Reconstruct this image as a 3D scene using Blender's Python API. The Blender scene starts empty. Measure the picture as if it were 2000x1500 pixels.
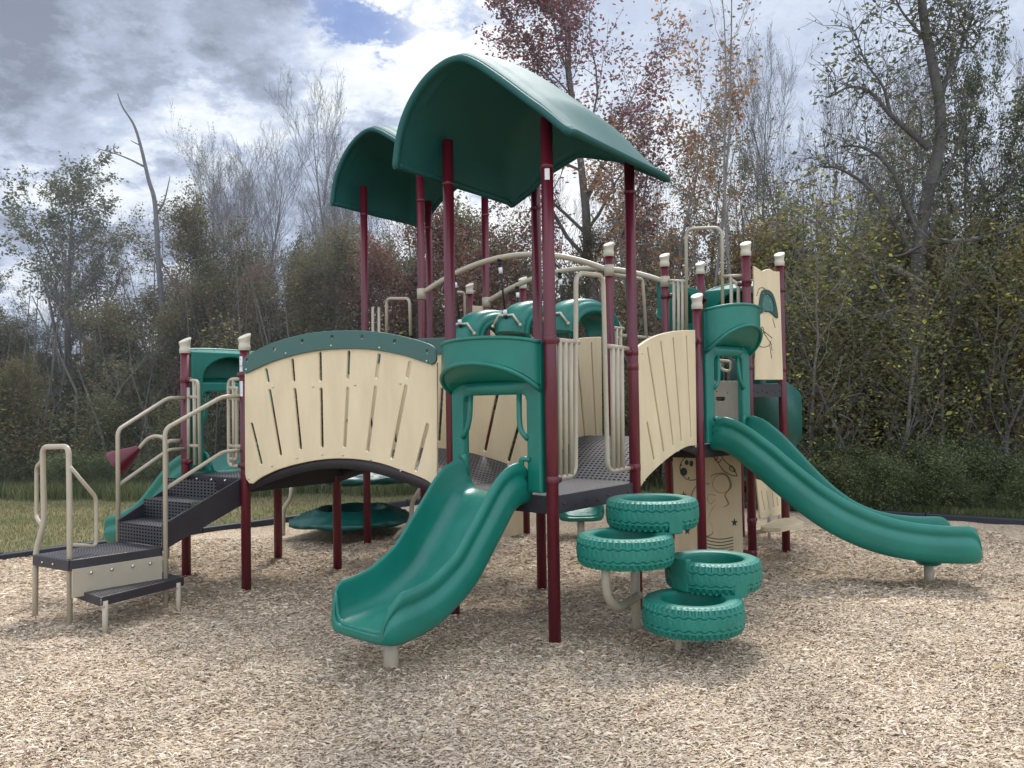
import bpy, math, random
import numpy as np
from mathutils import Vector, Matrix
from math import sin, cos, pi, sqrt, radians
random.seed(7); rng = np.random.default_rng(11)
scene = bpy.context.scene
col = scene.collection
# ------------------------------------------------------------------ camera
F = 1600.0; CAMZ = 1.7
PITCH = math.atan(37/1600.0); ROLL = radians(0.9)
CM = Matrix.Rotation(pi/2+PITCH, 4, 'X') @ Matrix.Rotation(-ROLL, 4, 'Z')
cam = bpy.data.cameras.new('camera'); camo = bpy.data.objects.new('camera', cam); col.objects.link(camo)
camo.matrix_world = Matrix.Translation((0, 0, CAMZ)) @ CM
cam.sensor_width = 36; cam.lens = 36*F/2000; cam.clip_end = 900; cam.clip_start = .05
scene.camera = camo
C3 = CM.to_3x3(); O = Vector((0, 0, CAMZ))
# survey helpers: turn a sighted direction into a point of the place (on a depth, a height, or a vertical plane)
def ray(px, py): return C3 @ Vector(((px-1000)/F, -(py-750)/F, -1))
def at(px, py, Y): d = ray(px, py); return O + d*(Y/d.y)
def atz(px, py, z): d = ray(px, py); return O + d*((z-CAMZ)/d.z)
def onplane(px, py, P, Q, off=0):
    u = Vector((Q[0]-P[0], Q[1]-P[1], 0)); L = u.length; u /= L; n = Vector((u.y, -u.x, 0))
    p0 = Vector((P[0], P[1], 0)) + n*off
    d = ray(px, py); t = (p0-O).dot(n)/d.dot(n); w = O+d*t
    return ((w-p0).dot(u), w.z)
# ------------------------------------------------------------------ materials
def mat(name, base=(.5,.5,.5), rough=.5, spec=.5, metal=0):
    m = bpy.data.materials.new(name); m.use_nodes = True
    b = m.node_tree.nodes['Principled BSDF']
    b.inputs['Base Color'].default_value = (*base, 1); b.inputs['Roughness'].default_value = rough
    b.inputs['Specular IOR Level'].default_value = spec; b.inputs['Metallic'].default_value = metal
    return m
def N(m, t, **kw):
    n = m.node_tree.nodes.new(t)
    for k, v in kw.items():
        if k in n.inputs.keys(): n.inputs[k].default_value = v
        else: setattr(n, k, v)
    return n
def L(m, a, b): m.node_tree.links.new(a, b)
def bsdf(m): return m.node_tree.nodes['Principled BSDF']
def mottled(name, base, rough, amount=.12, scale=3.0, bump=.02, bscale=180, spec=.5, dirt=None, stretch=None):
    """weathered surface: broad tone drift, fine grain, small roughness change and dust on upward faces"""
    m = mat(name, base, rough, spec); b = bsdf(m)
    tc = N(m, 'ShaderNodeTexCoord'); mp = N(m, 'ShaderNodeMapping')
    L(m, tc.outputs['Object'], mp.inputs['Vector'])
    if stretch: mp.inputs['Scale'].default_value = stretch
    n1 = N(m, 'ShaderNodeTexNoise', Scale=scale, Detail=6, Roughness=.65); L(m, mp.outputs[0], n1.inputs['Vector'])
    r = N(m, 'ShaderNodeMapRange'); L(m, n1.outputs[0], r.inputs[0])
    r.inputs[1].default_value = .3; r.inputs[2].default_value = .7
    r.inputs[3].default_value = 1-amount; r.inputs[4].default_value = 1+amount
    mul = N(m, 'ShaderNodeMix', data_type='RGBA', blend_type='MULTIPLY'); mul.inputs[0].default_value = 1
    mul.inputs[6].default_value = (*base, 1); L(m, r.outputs[0], mul.inputs[7])
    out = mul.outputs[2]
    if dirt:
        g = N(m, 'ShaderNodeNewGeometry'); sx = N(m, 'ShaderNodeSeparateXYZ'); L(m, g.outputs['Normal'], sx.inputs[0])
        n3 = N(m, 'ShaderNodeTexNoise', Scale=9, Detail=8, Roughness=.7); L(m, tc.outputs['Object'], n3.inputs['Vector'])
        mm = N(m, 'ShaderNodeMath', operation='MULTIPLY'); L(m, n3.outputs[0], mm.inputs[0]); L(m, sx.outputs[2], mm.inputs[1])
        rr = N(m, 'ShaderNodeMapRange'); L(m, mm.outputs[0], rr.inputs[0])
        rr.inputs[1].default_value = .25; rr.inputs[2].default_value = .8; rr.inputs[3].default_value = 0; rr.inputs[4].default_value = dirt[3]
        mx = N(m, 'ShaderNodeMix', data_type='RGBA'); L(m, rr.outputs[0], mx.inputs[0]); L(m, out, mx.inputs[6])
        mx.inputs[7].default_value = (*dirt[:3], 1); out = mx.outputs[2]
    L(m, out, b.inputs['Base Color'])
    r2 = N(m, 'ShaderNodeMapRange'); L(m, n1.outputs[0], r2.inputs[0]); r2.inputs[3].default_value = rough-.09; r2.inputs[4].default_value = rough+.12
    L(m, r2.outputs[0], b.inputs['Roughness'])
    n2 = N(m, 'ShaderNodeTexNoise', Scale=bscale, Detail=3); L(m, tc.outputs['Object'], n2.inputs['Vector'])
    bp = N(m, 'ShaderNodeBump', Strength=.35, Distance=bump*.05); L(m, n2.outputs[0], bp.inputs['Height']); L(m, bp.outputs[0], b.inputs['Normal'])
    return m
M = {}
M['green'] = mottled('green_moulded_plastic', (.004,.152,.110), .33, .16, 2.6, .05, 240, dirt=(.10,.27,.21,.30))
M['slide'] = mottled('green_slide_plastic', (.004,.152,.110), .33, .15, 2.6, .05, 240, dirt=(.10,.27,.21,.30))
def add_wear_sheen(m):  # scuffed bed streak, lightened also as a painted-in reflection
    b = bsdf(m); src = b.inputs['Base Color'].links[0].from_socket; a = N(m, 'ShaderNodeAttribute', attribute_name='wear_sheen'); tc = N(m, 'ShaderNodeTexCoord')
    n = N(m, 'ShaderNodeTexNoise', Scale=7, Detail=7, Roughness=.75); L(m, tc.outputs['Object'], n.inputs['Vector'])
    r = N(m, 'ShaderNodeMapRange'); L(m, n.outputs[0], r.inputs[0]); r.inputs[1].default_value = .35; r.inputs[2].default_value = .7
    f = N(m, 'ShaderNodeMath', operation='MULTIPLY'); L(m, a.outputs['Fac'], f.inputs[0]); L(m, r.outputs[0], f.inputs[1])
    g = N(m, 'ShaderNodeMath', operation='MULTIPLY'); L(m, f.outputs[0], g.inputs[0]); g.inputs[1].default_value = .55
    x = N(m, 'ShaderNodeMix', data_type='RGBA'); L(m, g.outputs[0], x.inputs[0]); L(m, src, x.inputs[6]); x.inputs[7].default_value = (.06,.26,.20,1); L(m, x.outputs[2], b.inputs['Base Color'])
add_wear_sheen(M['slide'])
M['tire'] = mottled('green_tyre_plastic', (.006,.160,.114), .45, .16, 6, .08, 160, dirt=(.13,.29,.23,.32))
M['tube'] = mottled('shaded_green_tube_plastic', (.003,.080,.062), .4, .2, 3, .05, 240)  # slide green darkened, the shade on the spiral chute put into its colour
M['roof'] = mottled('dark_green_roof_plastic', (.004,.078,.070), .62, .10, 1.6, .05, 220, dirt=(.12,.22,.2,.3))
M['pod'] = mottled('deep_green_pod_plastic', (.005,.085,.068), .38, .14, 4, .05, 200)
M['beige'] = mottled('beige_panel_plastic', (.68,.55,.345), .5, .085, 3.2, .05, 260, stretch=(1.6,1.6,.45))
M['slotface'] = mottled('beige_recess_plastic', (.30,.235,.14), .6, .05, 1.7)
M['tan'] = mottled('tan_coated_steel', (.40,.345,.255), .42, .07, 6, .03, 300)
M['cap'] = mottled('tan_cap_plastic', (.50,.455,.35), .5, .06, 8)
M['maroon'] = mottled('maroon_coated_steel', (.10,.008,.017), .3, .16, 4, .03, 300, stretch=(1,1,.3))
M['rail'] = mottled('grey_green_rail_plastic', (.045,.115,.095), .5, .06, 2)
M['black'] = mottled('charcoal_coated_deck', (.030,.027,.031), .5, .2, 5, .05, 200, dirt=(.16,.15,.15,.35))
M['steel'] = mat('bolt_steel', (.6,.6,.58), .28, .5, 1)
M['rubber'] = mat('black_rubber', (.012,.012,.013), .6)
M['line'] = mat('engraving_brown', (.11,.085,.05), .7)
M['dgreen'] = mat('dark_green_inlay', (.012,.06,.045), .5)
M['white'] = mat('label_white', (.72,.70,.70), .5)
M['red'] = mat('label_red', (.42,.06,.035), .5)
M['ink'] = mat('label_ink', (.12,.12,.13), .6)
M['lgrey'] = mat('label_grey', (.45,.46,.5), .6)
M['border'] = mottled('black_border_plastic', (.018,.02,.028), .5, .2, 5)
def glass():
    m = mat('green_bubble_window', (.03,.16,.13), .12, .6); b = bsdf(m)
    b.inputs['Alpha'].default_value = .85; return m
M['glass'] = glass()
def perforated():
    """charcoal sheet with rows of slots painted near-black, standing for the dark of holes"""
    m = mottled('perforated_deck', (.046,.042,.047), .5, .15, 5, .05, 200, dirt=(.2,.19,.19,.4))
    nt = m.node_tree; b = bsdf(m); out = nt.nodes['Material Output']
    at_ = N(m, 'ShaderNodeAttribute', attribute_name='UVMap')
    def sub(vec_scale, off):
        mp = N(m, 'ShaderNodeMapping'); mp.inputs['Scale'].default_value = vec_scale; mp.inputs['Location'].default_value = off
        L(m, at_.outputs['Vector'], mp.inputs['Vector'])
        fr = N(m, 'ShaderNodeVectorMath', operation='FRACTION'); L(m, mp.outputs[0], fr.inputs[0])
        sb = N(m, 'ShaderNodeVectorMath', operation='SUBTRACT'); L(m, fr.outputs[0], sb.inputs[0]); sb.inputs[1].default_value = (.5,.5,0)
        ab = N(m, 'ShaderNodeVectorMath', operation='ABSOLUTE'); L(m, sb.outputs[0], ab.inputs[0])
        s = N(m, 'ShaderNodeSeparateXYZ'); L(m, ab.outputs[0], s.inputs[0])
        a = N(m, 'ShaderNodeMath', operation='LESS_THAN'); L(m, s.outputs[0], a.inputs[0]); a.inputs[1].default_value = .27
        c = N(m, 'ShaderNodeMath', operation='LESS_THAN'); L(m, s.outputs[1], c.inputs[0]); c.inputs[1].default_value = .22
        d = N(m, 'ShaderNodeMath', operation='MULTIPLY'); L(m, a.outputs[0], d.inputs[0]); L(m, c.outputs[0], d.inputs[1])
        return d
    d1 = sub((21, 32, 1), (0, 0, 0))
    tr = N(m, 'ShaderNodeBsdfDiffuse'); tr.inputs[0].default_value = (.004,.004,.005,1); mx = N(m, 'ShaderNodeMixShader')
    L(m, d1.outputs[0], mx.inputs[0]); L(m, b.outputs[0], mx.inputs[1]); L(m, tr.outputs[0], mx.inputs[2]); L(m, mx.outputs[0], out.inputs['Surface'])
    return m
M['perf'] = perforated()
# ------------------------------------------------------------------ mesh helpers
class MB:
    def __init__(s): s.v = []; s.f = []; s.sm = []; s.uv = {}
    def add(s, v, f, smooth=True):
        o = len(s.v); s.v += [tuple(p) for p in v]; s.f += [tuple(i+o for i in q) for q in f]; s.sm += [smooth]*len(f); return s
    def build(s, name, m, root, parent=None, label=None, loc=None, bevel=0, ang=None):
        me = bpy.data.meshes.new(name); me.from_pydata(s.v, [], s.f); me.materials.append(m)
        me.polygons.foreach_set('use_smooth', s.sm); me.update()
        if s.uv:
            uv = me.uv_layers.new(name='UVMap')
            for lp in me.loops: uv.data[lp.index].uv = s.uv.get(lp.vertex_index, (.0, .0))
        o = bpy.data.objects.new(name, me); col.objects.link(o)
        o.parent = parent or root
        if parent is None and root is not None: o.location = (-root.location[0], -root.location[1], -root.location[2])
        if label: o['label'] = label
        if bevel:
            b = o.modifiers.new('bevel', 'BEVEL'); b.width = bevel; b.segments = 2; b.limit_method = 'ANGLE'; b.angle_limit = radians(40)
            b.harden_normals = False
        return o
def box8(c, inv=False):
    return c, [(0,3,2,1),(4,5,6,7),(0,1,5,4),(1,2,6,5),(2,3,7,6),(3,0,4,7)]
def addbox(mb, p, ux, uy, uz, smooth=False):
    p, ux, uy, uz = map(Vector, (p, ux, uy, uz)); c = [p, p+ux, p+ux+uy, p+uy]; c = c+[q+uz for q in c]
    return mb.add(*box8(c), smooth)
def fillet(pts, r, n=6):
    pts = [Vector(p) for p in pts]
    if r <= 0: return pts
    out = [pts[0]]
    for i in range(1, len(pts)-1):
        a, b, c = pts[i-1], pts[i], pts[i+1]; u = (a-b); w = (c-b); lu, lw = u.length, w.length
        if lu < 1e-6 or lw < 1e-6: continue
        u /= lu; w /= lw; d = min(r, lu*.48, lw*.48); p, q = b+u*d, b+w*d
        for k in range(n+1):
            t = k/n; out.append(p*(1-t)**2 + b*2*t*(1-t) + q*t*t)
    out.append(pts[-1]); return out
def sweep(mb, pts, r, n=12, cap=True, closed=False):
    pts = [Vector(p) for p in pts]; m = len(pts); rr = r if hasattr(r, '__len__') else [r]*m
    V = []; nrm = None
    for i in range(m):
        if closed: t = pts[(i+1) % m]-pts[i-1]
        else: t = pts[min(i+1, m-1)]-pts[max(i-1, 0)]
        t = t.normalized() if t.length > 1e-9 else Vector((0,0,1))
        if nrm is None:
            a = Vector((0,0,1)) if abs(t.z) < .9 else Vector((1,0,0)); nrm = t.cross(a).normalized()
        else:
            nrm = (nrm - t*nrm.dot(t)); nrm = nrm.normalized() if nrm.length > 1e-6 else t.orthogonal().normalized()
        b = t.cross(nrm)
        V += [pts[i] + (nrm*cos(2*pi*k/n) + b*sin(2*pi*k/n))*rr[i] for k in range(n)]
    Fc = []
    for i in range(m if closed else m-1):
        j = (i+1) % m
        for k in range(n):
            l = (k+1) % n; Fc.append((i*n+k, i*n+l, j*n+l, j*n+k))
    if cap and not closed: Fc.append(tuple(range(n-1, -1, -1))); Fc.append(tuple((m-1)*n+k for k in range(n)))
    return mb.add(V, Fc, True)
def tube(mb, pts, r=.017, fr=.06, n=12, closed=False): return sweep(mb, fillet(pts, fr), r, n, closed=closed)
def ball(mb, c, r, sx=1, sy=1, sz=1, n=10):
    V = []; Fc = []
    for i in range(n+1):
        a = pi*i/n
        for k in range(n*2): b = pi*k/n; V.append((c[0]+r*sx*sin(a)*cos(b), c[1]+r*sy*sin(a)*sin(b), c[2]+r*sz*cos(a)))
    for i in range(n):
        for k in range(2*n): l = (k+1) % (2*n); Fc.append((i*2*n+k, (i+1)*2*n+k, (i+1)*2*n+l, i*2*n+l))
    return mb.add(V, Fc)
def plate(name, m, P, Q, outline, holes, th, off, root, parent=None, label=None, bevel=.006, edge=None):
    """flat sheet with real cut-outs standing in the vertical plane P-Q (a along, z up)"""
    cu = bpy.data.curves.new(name, 'CURVE'); cu.dimensions = '2D'; cu.fill_mode = 'BOTH'
    for loop in [outline]+list(holes):
        sp = cu.splines.new('POLY'); sp.points.add(len(loop)-1)
        for i, (a, z) in enumerate(loop): sp.points[i].co = (a, z, 0, 1)
        sp.use_cyclic_u = True
    cu.extrude = th/2-bevel; cu.bevel_depth = bevel; cu.bevel_resolution = 1; cu.offset = -bevel
    to = bpy.data.objects.new('tmp', cu); col.objects.link(to)
    dg = bpy.context.evaluated_depsgraph_get(); dg.update()
    me = bpy.data.meshes.new_from_object(to.evaluated_get(dg)); bpy.data.objects.remove(to); bpy.data.curves.remove(cu)
    u = Vector((Q[0]-P[0], Q[1]-P[1], 0)).normalized(); n = Vector((u.y, -u.x, 0))
    R = Matrix(((u.x, 0, n.x, P[0]+n.x*off), (u.y, 0, n.y, P[1]+n.y*off), (0, 1, 0, 0), (0, 0, 0, 1)))
    me.transform(R); me.name = name; me.materials.clear(); me.materials.append(m); me.update()
    for p in me.polygons: p.use_smooth = False
    o = bpy.data.objects.new(name, me); col.objects.link(o); o.parent = parent or root
    if parent is None: o.location = tuple(-x for x in root.location)
    if label: o['label'] = label
    return o
def W(P, Q, a, z, off=0):
    u = Vector((Q[0]-P[0], Q[1]-P[1], 0)).normalized(); n = Vector((u.y, -u.x, 0))
    return Vector((P[0], P[1], 0)) + u*a + n*off + Vector((0, 0, z))
def PW(px, py, P, Q, off=0):
    a, z = onplane(px, py, P, Q, off); return W(P, Q, a, z, off)
def slot(a0, z0, a1, z1, w, n=6):
    d = Vector((a1-a0, z1-z0)); d.normalize(); q = Vector((-d.y, d.x)); out = []
    for k in range(n+1): t = pi*k/n; out.append((a0 + (q.x*cos(t)-d.x*sin(t))*w, z0 + (q.y*cos(t)-d.y*sin(t))*w))
    for k in range(n+1): t = pi*k/n; out.append((a1 + (-q.x*cos(t)+d.x*sin(t))*w, z1 + (-q.y*cos(t)+d.y*sin(t))*w))
    return out
def circ(a, z, r, n=14): return [(a+r*cos(2*pi*k/n), z+r*sin(2*pi*k/n)) for k in range(n)]
def smooth2(pts, n=8, closed=False):
    out = []; m = len(pts)
    for i in range(m if closed else m-1):
        if closed: p0, p1, p2, p3 = pts[i-1], pts[i], pts[(i+1) % m], pts[(i+2) % m]
        else: p0, p1, p2, p3 = pts[max(i-1,0)], pts[i], pts[i+1], pts[min(i+2, m-1)]
        for k in range(n):
            t = k/n
            out.append(tuple(.5*((2*b)+(-a+c)*t+(2*a-5*b+4*c-d)*t*t+(-a+3*b-3*c+d)*t**3) for a, b, c, d in zip(p0, p1, p2, p3)))
    if not closed: out.append(tuple(pts[-1]))
    return out
def thing(name, label, cat, loc=(0,0,0), group=None, kind=None):
    o = bpy.data.objects.new(name, None); col.objects.link(o); o.location = loc; o.empty_display_size = .2
    o['label'] = label; o['category'] = cat
    if group: o['group'] = group
    if kind: o['kind'] = kind
    return o
# ------------------------------------------------------------------ posts of the play structure
A=(-3.26,8.17); B=(-2.48,7.6); Ap=(-2.58,8.98); Bp=(-1.83,8.5)
Cc=(-.483,6.49); D=(.273,5.785); Fp=(.99,6.69); E=(.24,7.355)
G=(1.80,7.90); Lp=(1.03,8.5); H=(1.72,9.09); I=(2.45,8.48); J=(3.02,9.15); K=(2.28,9.8)
Q1=(-1.77,9.91); Q2=(-1.01,9.26); Q3=(-1.06,10.69); Q4=(-.30,10.04); MM=(.16,10.58); NN=(-.57,11.4)
PS = thing('play_structure', 'large maroon, beige and green playground climber with two arched roofs and slides', 'playground', (0.3, 7.6, 0))
PR = .044
DZ = 1.04; DZ2 = 1.27; DZ3 = 1.86
def post(P, ztop, cap=True, label=None):
    mb = MB(); sweep(mb, [(P[0],P[1],-.12),(P[0],P[1],ztop*.5),(P[0],P[1],ztop-(.12 if cap else 0))], PR, 20)
    o = mb.build('post', M['maroon'], PS, label=label)
    if cap:
        c = MB(); n = 20; z0 = ztop-.155; V = []; Fc = []
        rings = [(PR+.004, 0, 0), (PR+.010, .004, 0), (PR+.010, .05, 0), (PR+.005, .055, 0), (PR+.006, .08, .004), (PR+.012, .115, .020), (PR+.016, .132, .030), (PR+.010, .138, .028)]
        for (r, h, sl) in rings:
            for k in range(n):
                a = 2*pi*k/n; V.append((P[0]+r*cos(a), P[1]+r*sin(a), z0+h+sl*cos(a-.95)))
        for i in range(len(rings)-1):
            for k in range(n): l=(k+1)%n; Fc.append((i*n+k, i*n+l, (i+1)*n+l, (i+1)*n+k))
        c.add(V, Fc); c.add([V[(len(rings)-1)*n+k] for k in range(n)], [tuple(range(n))], False)
        c.build('cap', M['cap'], None, o)
    else:
        # slimmer square-ish neck piece bolted under the roof
        c = MB(); sweep(c, [(P[0],P[1],ztop-.36),(P[0],P[1],ztop-.34),(P[0],P[1],ztop-.33)], [PR+.003,PR+.003,PR], 20)
        c.build('neck', M['maroon'], None, o)
    return o
pA = post(A, 2.40, label='maroon post at the far side of the stair entry'); pB = post(B, 2.38, label='maroon post with white warning stickers')
pAp = post(Ap, 2.38); pBp = post(Bp, 2.38)
pC = post(Cc, 3.80, False); pD = post(D, 3.72, False, 'nearest maroon roof post with a small white sticker near the top'); pF = post(Fp, 3.76, False); pE = post(E, 3.80, False)
pG = post(G, 2.73); pL = post(Lp, 3.36); pH = post(H, 3.34); pI = post(I, 3.34); pJ = post(J, 3.34); pK = post(K, 3.36)
pQ = [post(q, 4.36, False) for q in (Q1, Q2, Q3, Q4)]
pM = post(MM, 3.33); pN = post(NN, 3.38)
def clamp(par, P, z, toward, two=True):
    d = Vector((toward[0]-P[0], toward[1]-P[1], 0)).normalized(); mb = MB()
    sweep(mb, [(P[0],P[1],z-.03),(P[0],P[1],z-.027),(P[0],P[1],z+.027),(P[0],P[1],z+.03)], [PR+.001,PR+.004,PR+.004,PR+.001], 16)
    p = Vector((P[0],P[1],z)); sweep(mb, [p+d*.02, p+d*.085, p+d*.1], [.026,.026,.014], 12)
    o = mb.build('clamp', M['maroon'], None, par)
    s = Vector((d.y,-d.x,0)); 
    if s.dot(Vector((0,-1,0))) < 0: s = -s

    return o
for par, P, z, T in ((pB,B,1.97,Cc),(pC,Cc,1.92,B),(pA,A,1.98,B),(pA,A,1.17,B),(pB,B,1.16,A),(pB,B,2.0,A),(pD,D,2.14,Fp),(pD,D,1.15,Fp),(pF,Fp,2.1,D),(pF,Fp,1.16,D),
        (pF,Fp,1.98,G),(pG,G,2.27,Fp),(pI,I,2.92,J),(pJ,J,2.92,I),(pI,I,2.03,J),(pJ,J,2.03,I),(pH,H,2.86,I),(pH,H,2.3,Lp),(pI,I,2.9,H),(pK,K,2.9,J),(pH,H,1.05,I),(pH,H,.2,I),(pI,I,.12,H),(pI,I,.45,J)):
    clamp(par, P, z, T)
# stickers: sit on the post skin facing the stair side
def sticker(par, P, z0, z1, ang0, ang1, m, r=PR+.0015):
    mb = MB(); n = 8; V = []; 
    for k in range(n+1):
        a = ang0+(ang1-ang0)*k/n
        for z in (z0, z1): V.append((P[0]+r*cos(a), P[1]+r*sin(a), z))
    mb.add(V, [(2*k, 2*k+2, 2*k+3, 2*k+1) for k in range(n)]); return mb
a0, a1 = radians(180+22), radians(180+84)
st = MB()
for z0, z1 in ((2.085,2.17),(2.022,2.078),(1.80,2.015)):
    s = sticker(pB, B, z0, z1, a0, a1, None); st.add(s.v, s.f)
so = st.build('warning_sticker', M['white'], None, pB, 'white warning sticker with a red band and small print')
s = sticker(pB, B, 1.975, 2.003, a0+.1, a1-.25, None, PR+.0028); s.build('red_band', M['red'], None, so)
s = MB()
for z0, z1, b0, b1 in ((2.135,2.15,.35,.75),(2.105,2.11,.2,.7),(2.06,2.067,.1,.85)):
    t = sticker(pB, B, z0, z1, a0+b0, a0+b1, None, PR+.0028); s.add(t.v, t.f)
t = sticker(pB, B, 1.818, 2.155, a0+.10, a0+.16, None, PR+.0026); s.add(t.v, t.f)
zz = 1.955
while zz > 1.82: t = sticker(pB, B, zz, zz+.006, a0+.12, a1-.3-.1*random.random(), None, PR+.0028); s.add(t.v, t.f); zz -= .012
s.build('small_print', M['lgrey'], None, so)
s = sticker(pD, D, 3.27, 3.35, radians(245), radians(290), None); s.build('sticker', M['white'], None, pD, 'small worn white sticker')
# ------------------------------------------------------------------ decks
def deck(P4, z, name='deck', lip=.13, label=None):
    """perforated platform with folded-down holed edges"""
    mb = MB(); c = [Vector((p[0],p[1],z)) for p in P4]; ctr = sum(c, Vector())/4
    c = [p + (ctr-p).normalized()*.02 for p in c]
    nn = 2; idx = []
    mb.add(c, [(0,1,2,3)], False)
    s1 = (c[1]-c[0]).length; s2 = (c[3]-c[0]).length
    for i, q in enumerate(((0,0),(s1,0),(s1,s2),(0,s2))): mb.uv[i] = q
    o = mb.build(name, M['perf'], PS, label=label)
    e = MB()
    for i in range(4):
        a, b = c[i], c[(i+1)%4]; d = (b-a).normalized(); n = Vector((d.y,-d.x,0))
        if n.dot(ctr-a) > 0: n = -n
        addbox(e, a+Vector((0,0,-lip)), (b-a), n*.02, (0,0,lip-.002))
    b = e
    for i in range(4):
        a, bb = c[i], c[(i+1)%4]; d = (bb-a); n = Vector((d.y,-d.x,0)).normalized()
        if n.dot(ctr-a) > 0: n = -n
        for k in range(7):
            p = a + d*(.1+.8*k/6) + n*.022 + Vector((0,0,-lip*.5-.02*(k%2))); ball(b, p, .008 if k%3 else .011, n=4)
    e.build('deck_edge', M['black'], None, o)
    return o
deck((A,B,Bp,Ap), DZ); deck((Cc,D,Fp,E), DZ); deck((G,I,H,Lp), DZ2); deck((I,J,K,H), DZ3, lip=.14)
deck((Q1,Q2,Q4,Q3), 1.65); deck((Q3,Q4,MM,NN), 1.9)
def arch_deck(P, Q, P2, Q2_, z0, z1, rise):
    mb = MB(); n = 24; V = []; 
    for k in range(n+1):
        t = k/n; z = z0+(z1-z0)*t+rise*sin(pi*t)
        for (S, T) in ((P, Q), (P2, Q2_)):
            p = Vector((S[0],S[1],0)).lerp(Vector((T[0],T[1],0)), t); V.append((p.x, p.y, z))
    mb.add(V, [(2*k, 2*k+2, 2*k+3, 2*k+1) for k in range(n)], True)
    Lh = sqrt((Q[0]-P[0])**2+(Q[1]-P[1])**2); Wd = sqrt((P2[0]-P[0])**2+(P2[1]-P[1])**2)
    for k in range(n+1): mb.uv[2*k] = (0, Lh*k/n); mb.uv[2*k+1] = (Wd, Lh*k/n)
    o = mb.build('bridge_deck', M['perf'], PS, label='arched charcoal perforated bridge deck')
    e = MB(); 
    for s in (0, 1):
        Vv = []
        for k in range(n+1):
            a = Vector(V[2*k+s]); Vv += [a+Vector((0,0,-.004)), a+Vector((0,0,-.12 if s==0 else -.14))]
        d = Vector((P2[0]-P[0],P2[1]-P[1],0)).normalized()*(.018 if s == 0 else -.018)
        m = len(Vv); Vv += [v+d for v in Vv]
        Ff = []
        for k in range(n):
            a = 2*k
            Ff += [(a,a+1,a+3,a+2),(m+a,m+a+2,m+a+3,m+a+1),(a+1,m+a+1,m+a+3,a+3),(a,a+2,m+a+2,m+a)]
        e.add(Vv, Ff)
    for k in range(1, n, 4):   # cross stiffeners under the sheet
        a = Vector(V[2*k]); b = Vector(V[2*k+1]); addbox(e, a+Vector((0,0,-.09)), b-a, (0.02,0.012,0), (0,0,.085))
    e.build('bridge_edge', M['black'], None, o)
arch_deck(B, Cc, Bp, E, DZ, DZ, .24); arch_deck(Fp, G, E, Lp, DZ, DZ2, .2)
# ------------------------------------------------------------------ arched bridge panels (traced on their own planes)
_um = {}
def bolt_objs(parent, pts, r, m='steel'):
    if m not in _um:
        b_ = MB(); ball(b_, (0,0,0), 1, n=6); me = bpy.data.meshes.new('bolt'); me.from_pydata(b_.v, [], b_.f); me.polygons.foreach_set('use_smooth', [True]*len(b_.f)); me.materials.append(M[m]); _um[m] = me
    for p in pts:
        o = bpy.data.objects.new('bolt', _um[m]); col.objects.link(o); o.parent = parent; o.location = tuple(p); o.scale = (r, r, r)
def bolts(parent, P, Q, pts, off, r=.010): bolt_objs(parent, [W(P, Q, a, z, off) for a, z in pts], r)
def panel1(P, Q, off, rail_label):
    x = lambda px, py: onplane(px, py, B, Cc, .0)
    Lr = sqrt((Cc[0]-B[0])**2+(Cc[1]-B[1])**2); L2 = sqrt((Q[0]-P[0])**2+(Q[1]-P[1])**2); k = L2/Lr
    S = lambda q: [(a*k, z) for a, z in q]
    top = smooth2([x(484,722), x(540,700), x(610,682), x(690,676), x(770,683), x(830,698), x(859,708)], 5)
    bot = smooth2([x(859,958), x(840,938), x(790,918), x(740,902), x(680,895), x(620,899), x(560,913), x(520,930), x(500,944)], 5)
    out = S(top+bot+[x(493,943), x(487,935), x(485,925)])
    sl = []
    for a, b in (((526,723),(530,744)),((577,704),(580,742)),((631,691),(632,741)),((687,689),(685,738)),((746,695),(741,736)),((806,710),(801,735)),
                 ((533,764),(554,886)),((582,762),(593,874)),((633,761),(635,870)),((685,760),(679,870)),((739,758),(724,878)),((798,756),(771,892)),
                 ((498,829),(516,903)),((840,831),(818,916))):
        p, q = x(*a), x(*b); sl.append(slot(p[0]*k, p[1], q[0]*k, q[1], .017))
    o = plate('arch_panel', M['beige'], P, Q, out, sl, .022, off, PS, label='beige arched bridge panel with radial slots, '+rail_label)
    bolts(o, P, Q, S([x(540,756), x(618,755), x(700,752), x(788,749), x(493,934), x(538,909), x(587,893), x(636,887), x(676,888), x(730,897), x(789,919), x(850,952)]), off+.013)
    rt = smooth2([x(483,712), x(490,697), x(540,671), x(610,652), x(690,646), x(760,651), x(820,664), x(853,676), x(860,690), x(860,706), x(851,713)], 5)
    rb = smooth2([x(845,711), x(800,696), x(745,685), x(690,682), x(620,687), x(550,704), x(492,729)], 5)
    hl = []
    for p in ((493,704),(546,683),(600,667),(658,659),(717,659),(780,668),(844,687)): a, z = x(*p); hl.append(circ(a*k, z, .016))
    r = plate('top_rail', M['rail'], P, Q, S(rt+rb+[x(486,730)]), hl, .022, off+.024, PS, parent=o)
    bolts(r, P, Q, S([x(492,722), x(569,691), x(657,676), x(751,680), x(843,706)]), off+.037)
panel1(B, Cc, .03, 'nearest of its kind'); panel1(Bp, E, -.03, 'behind the bridge deck')
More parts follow.
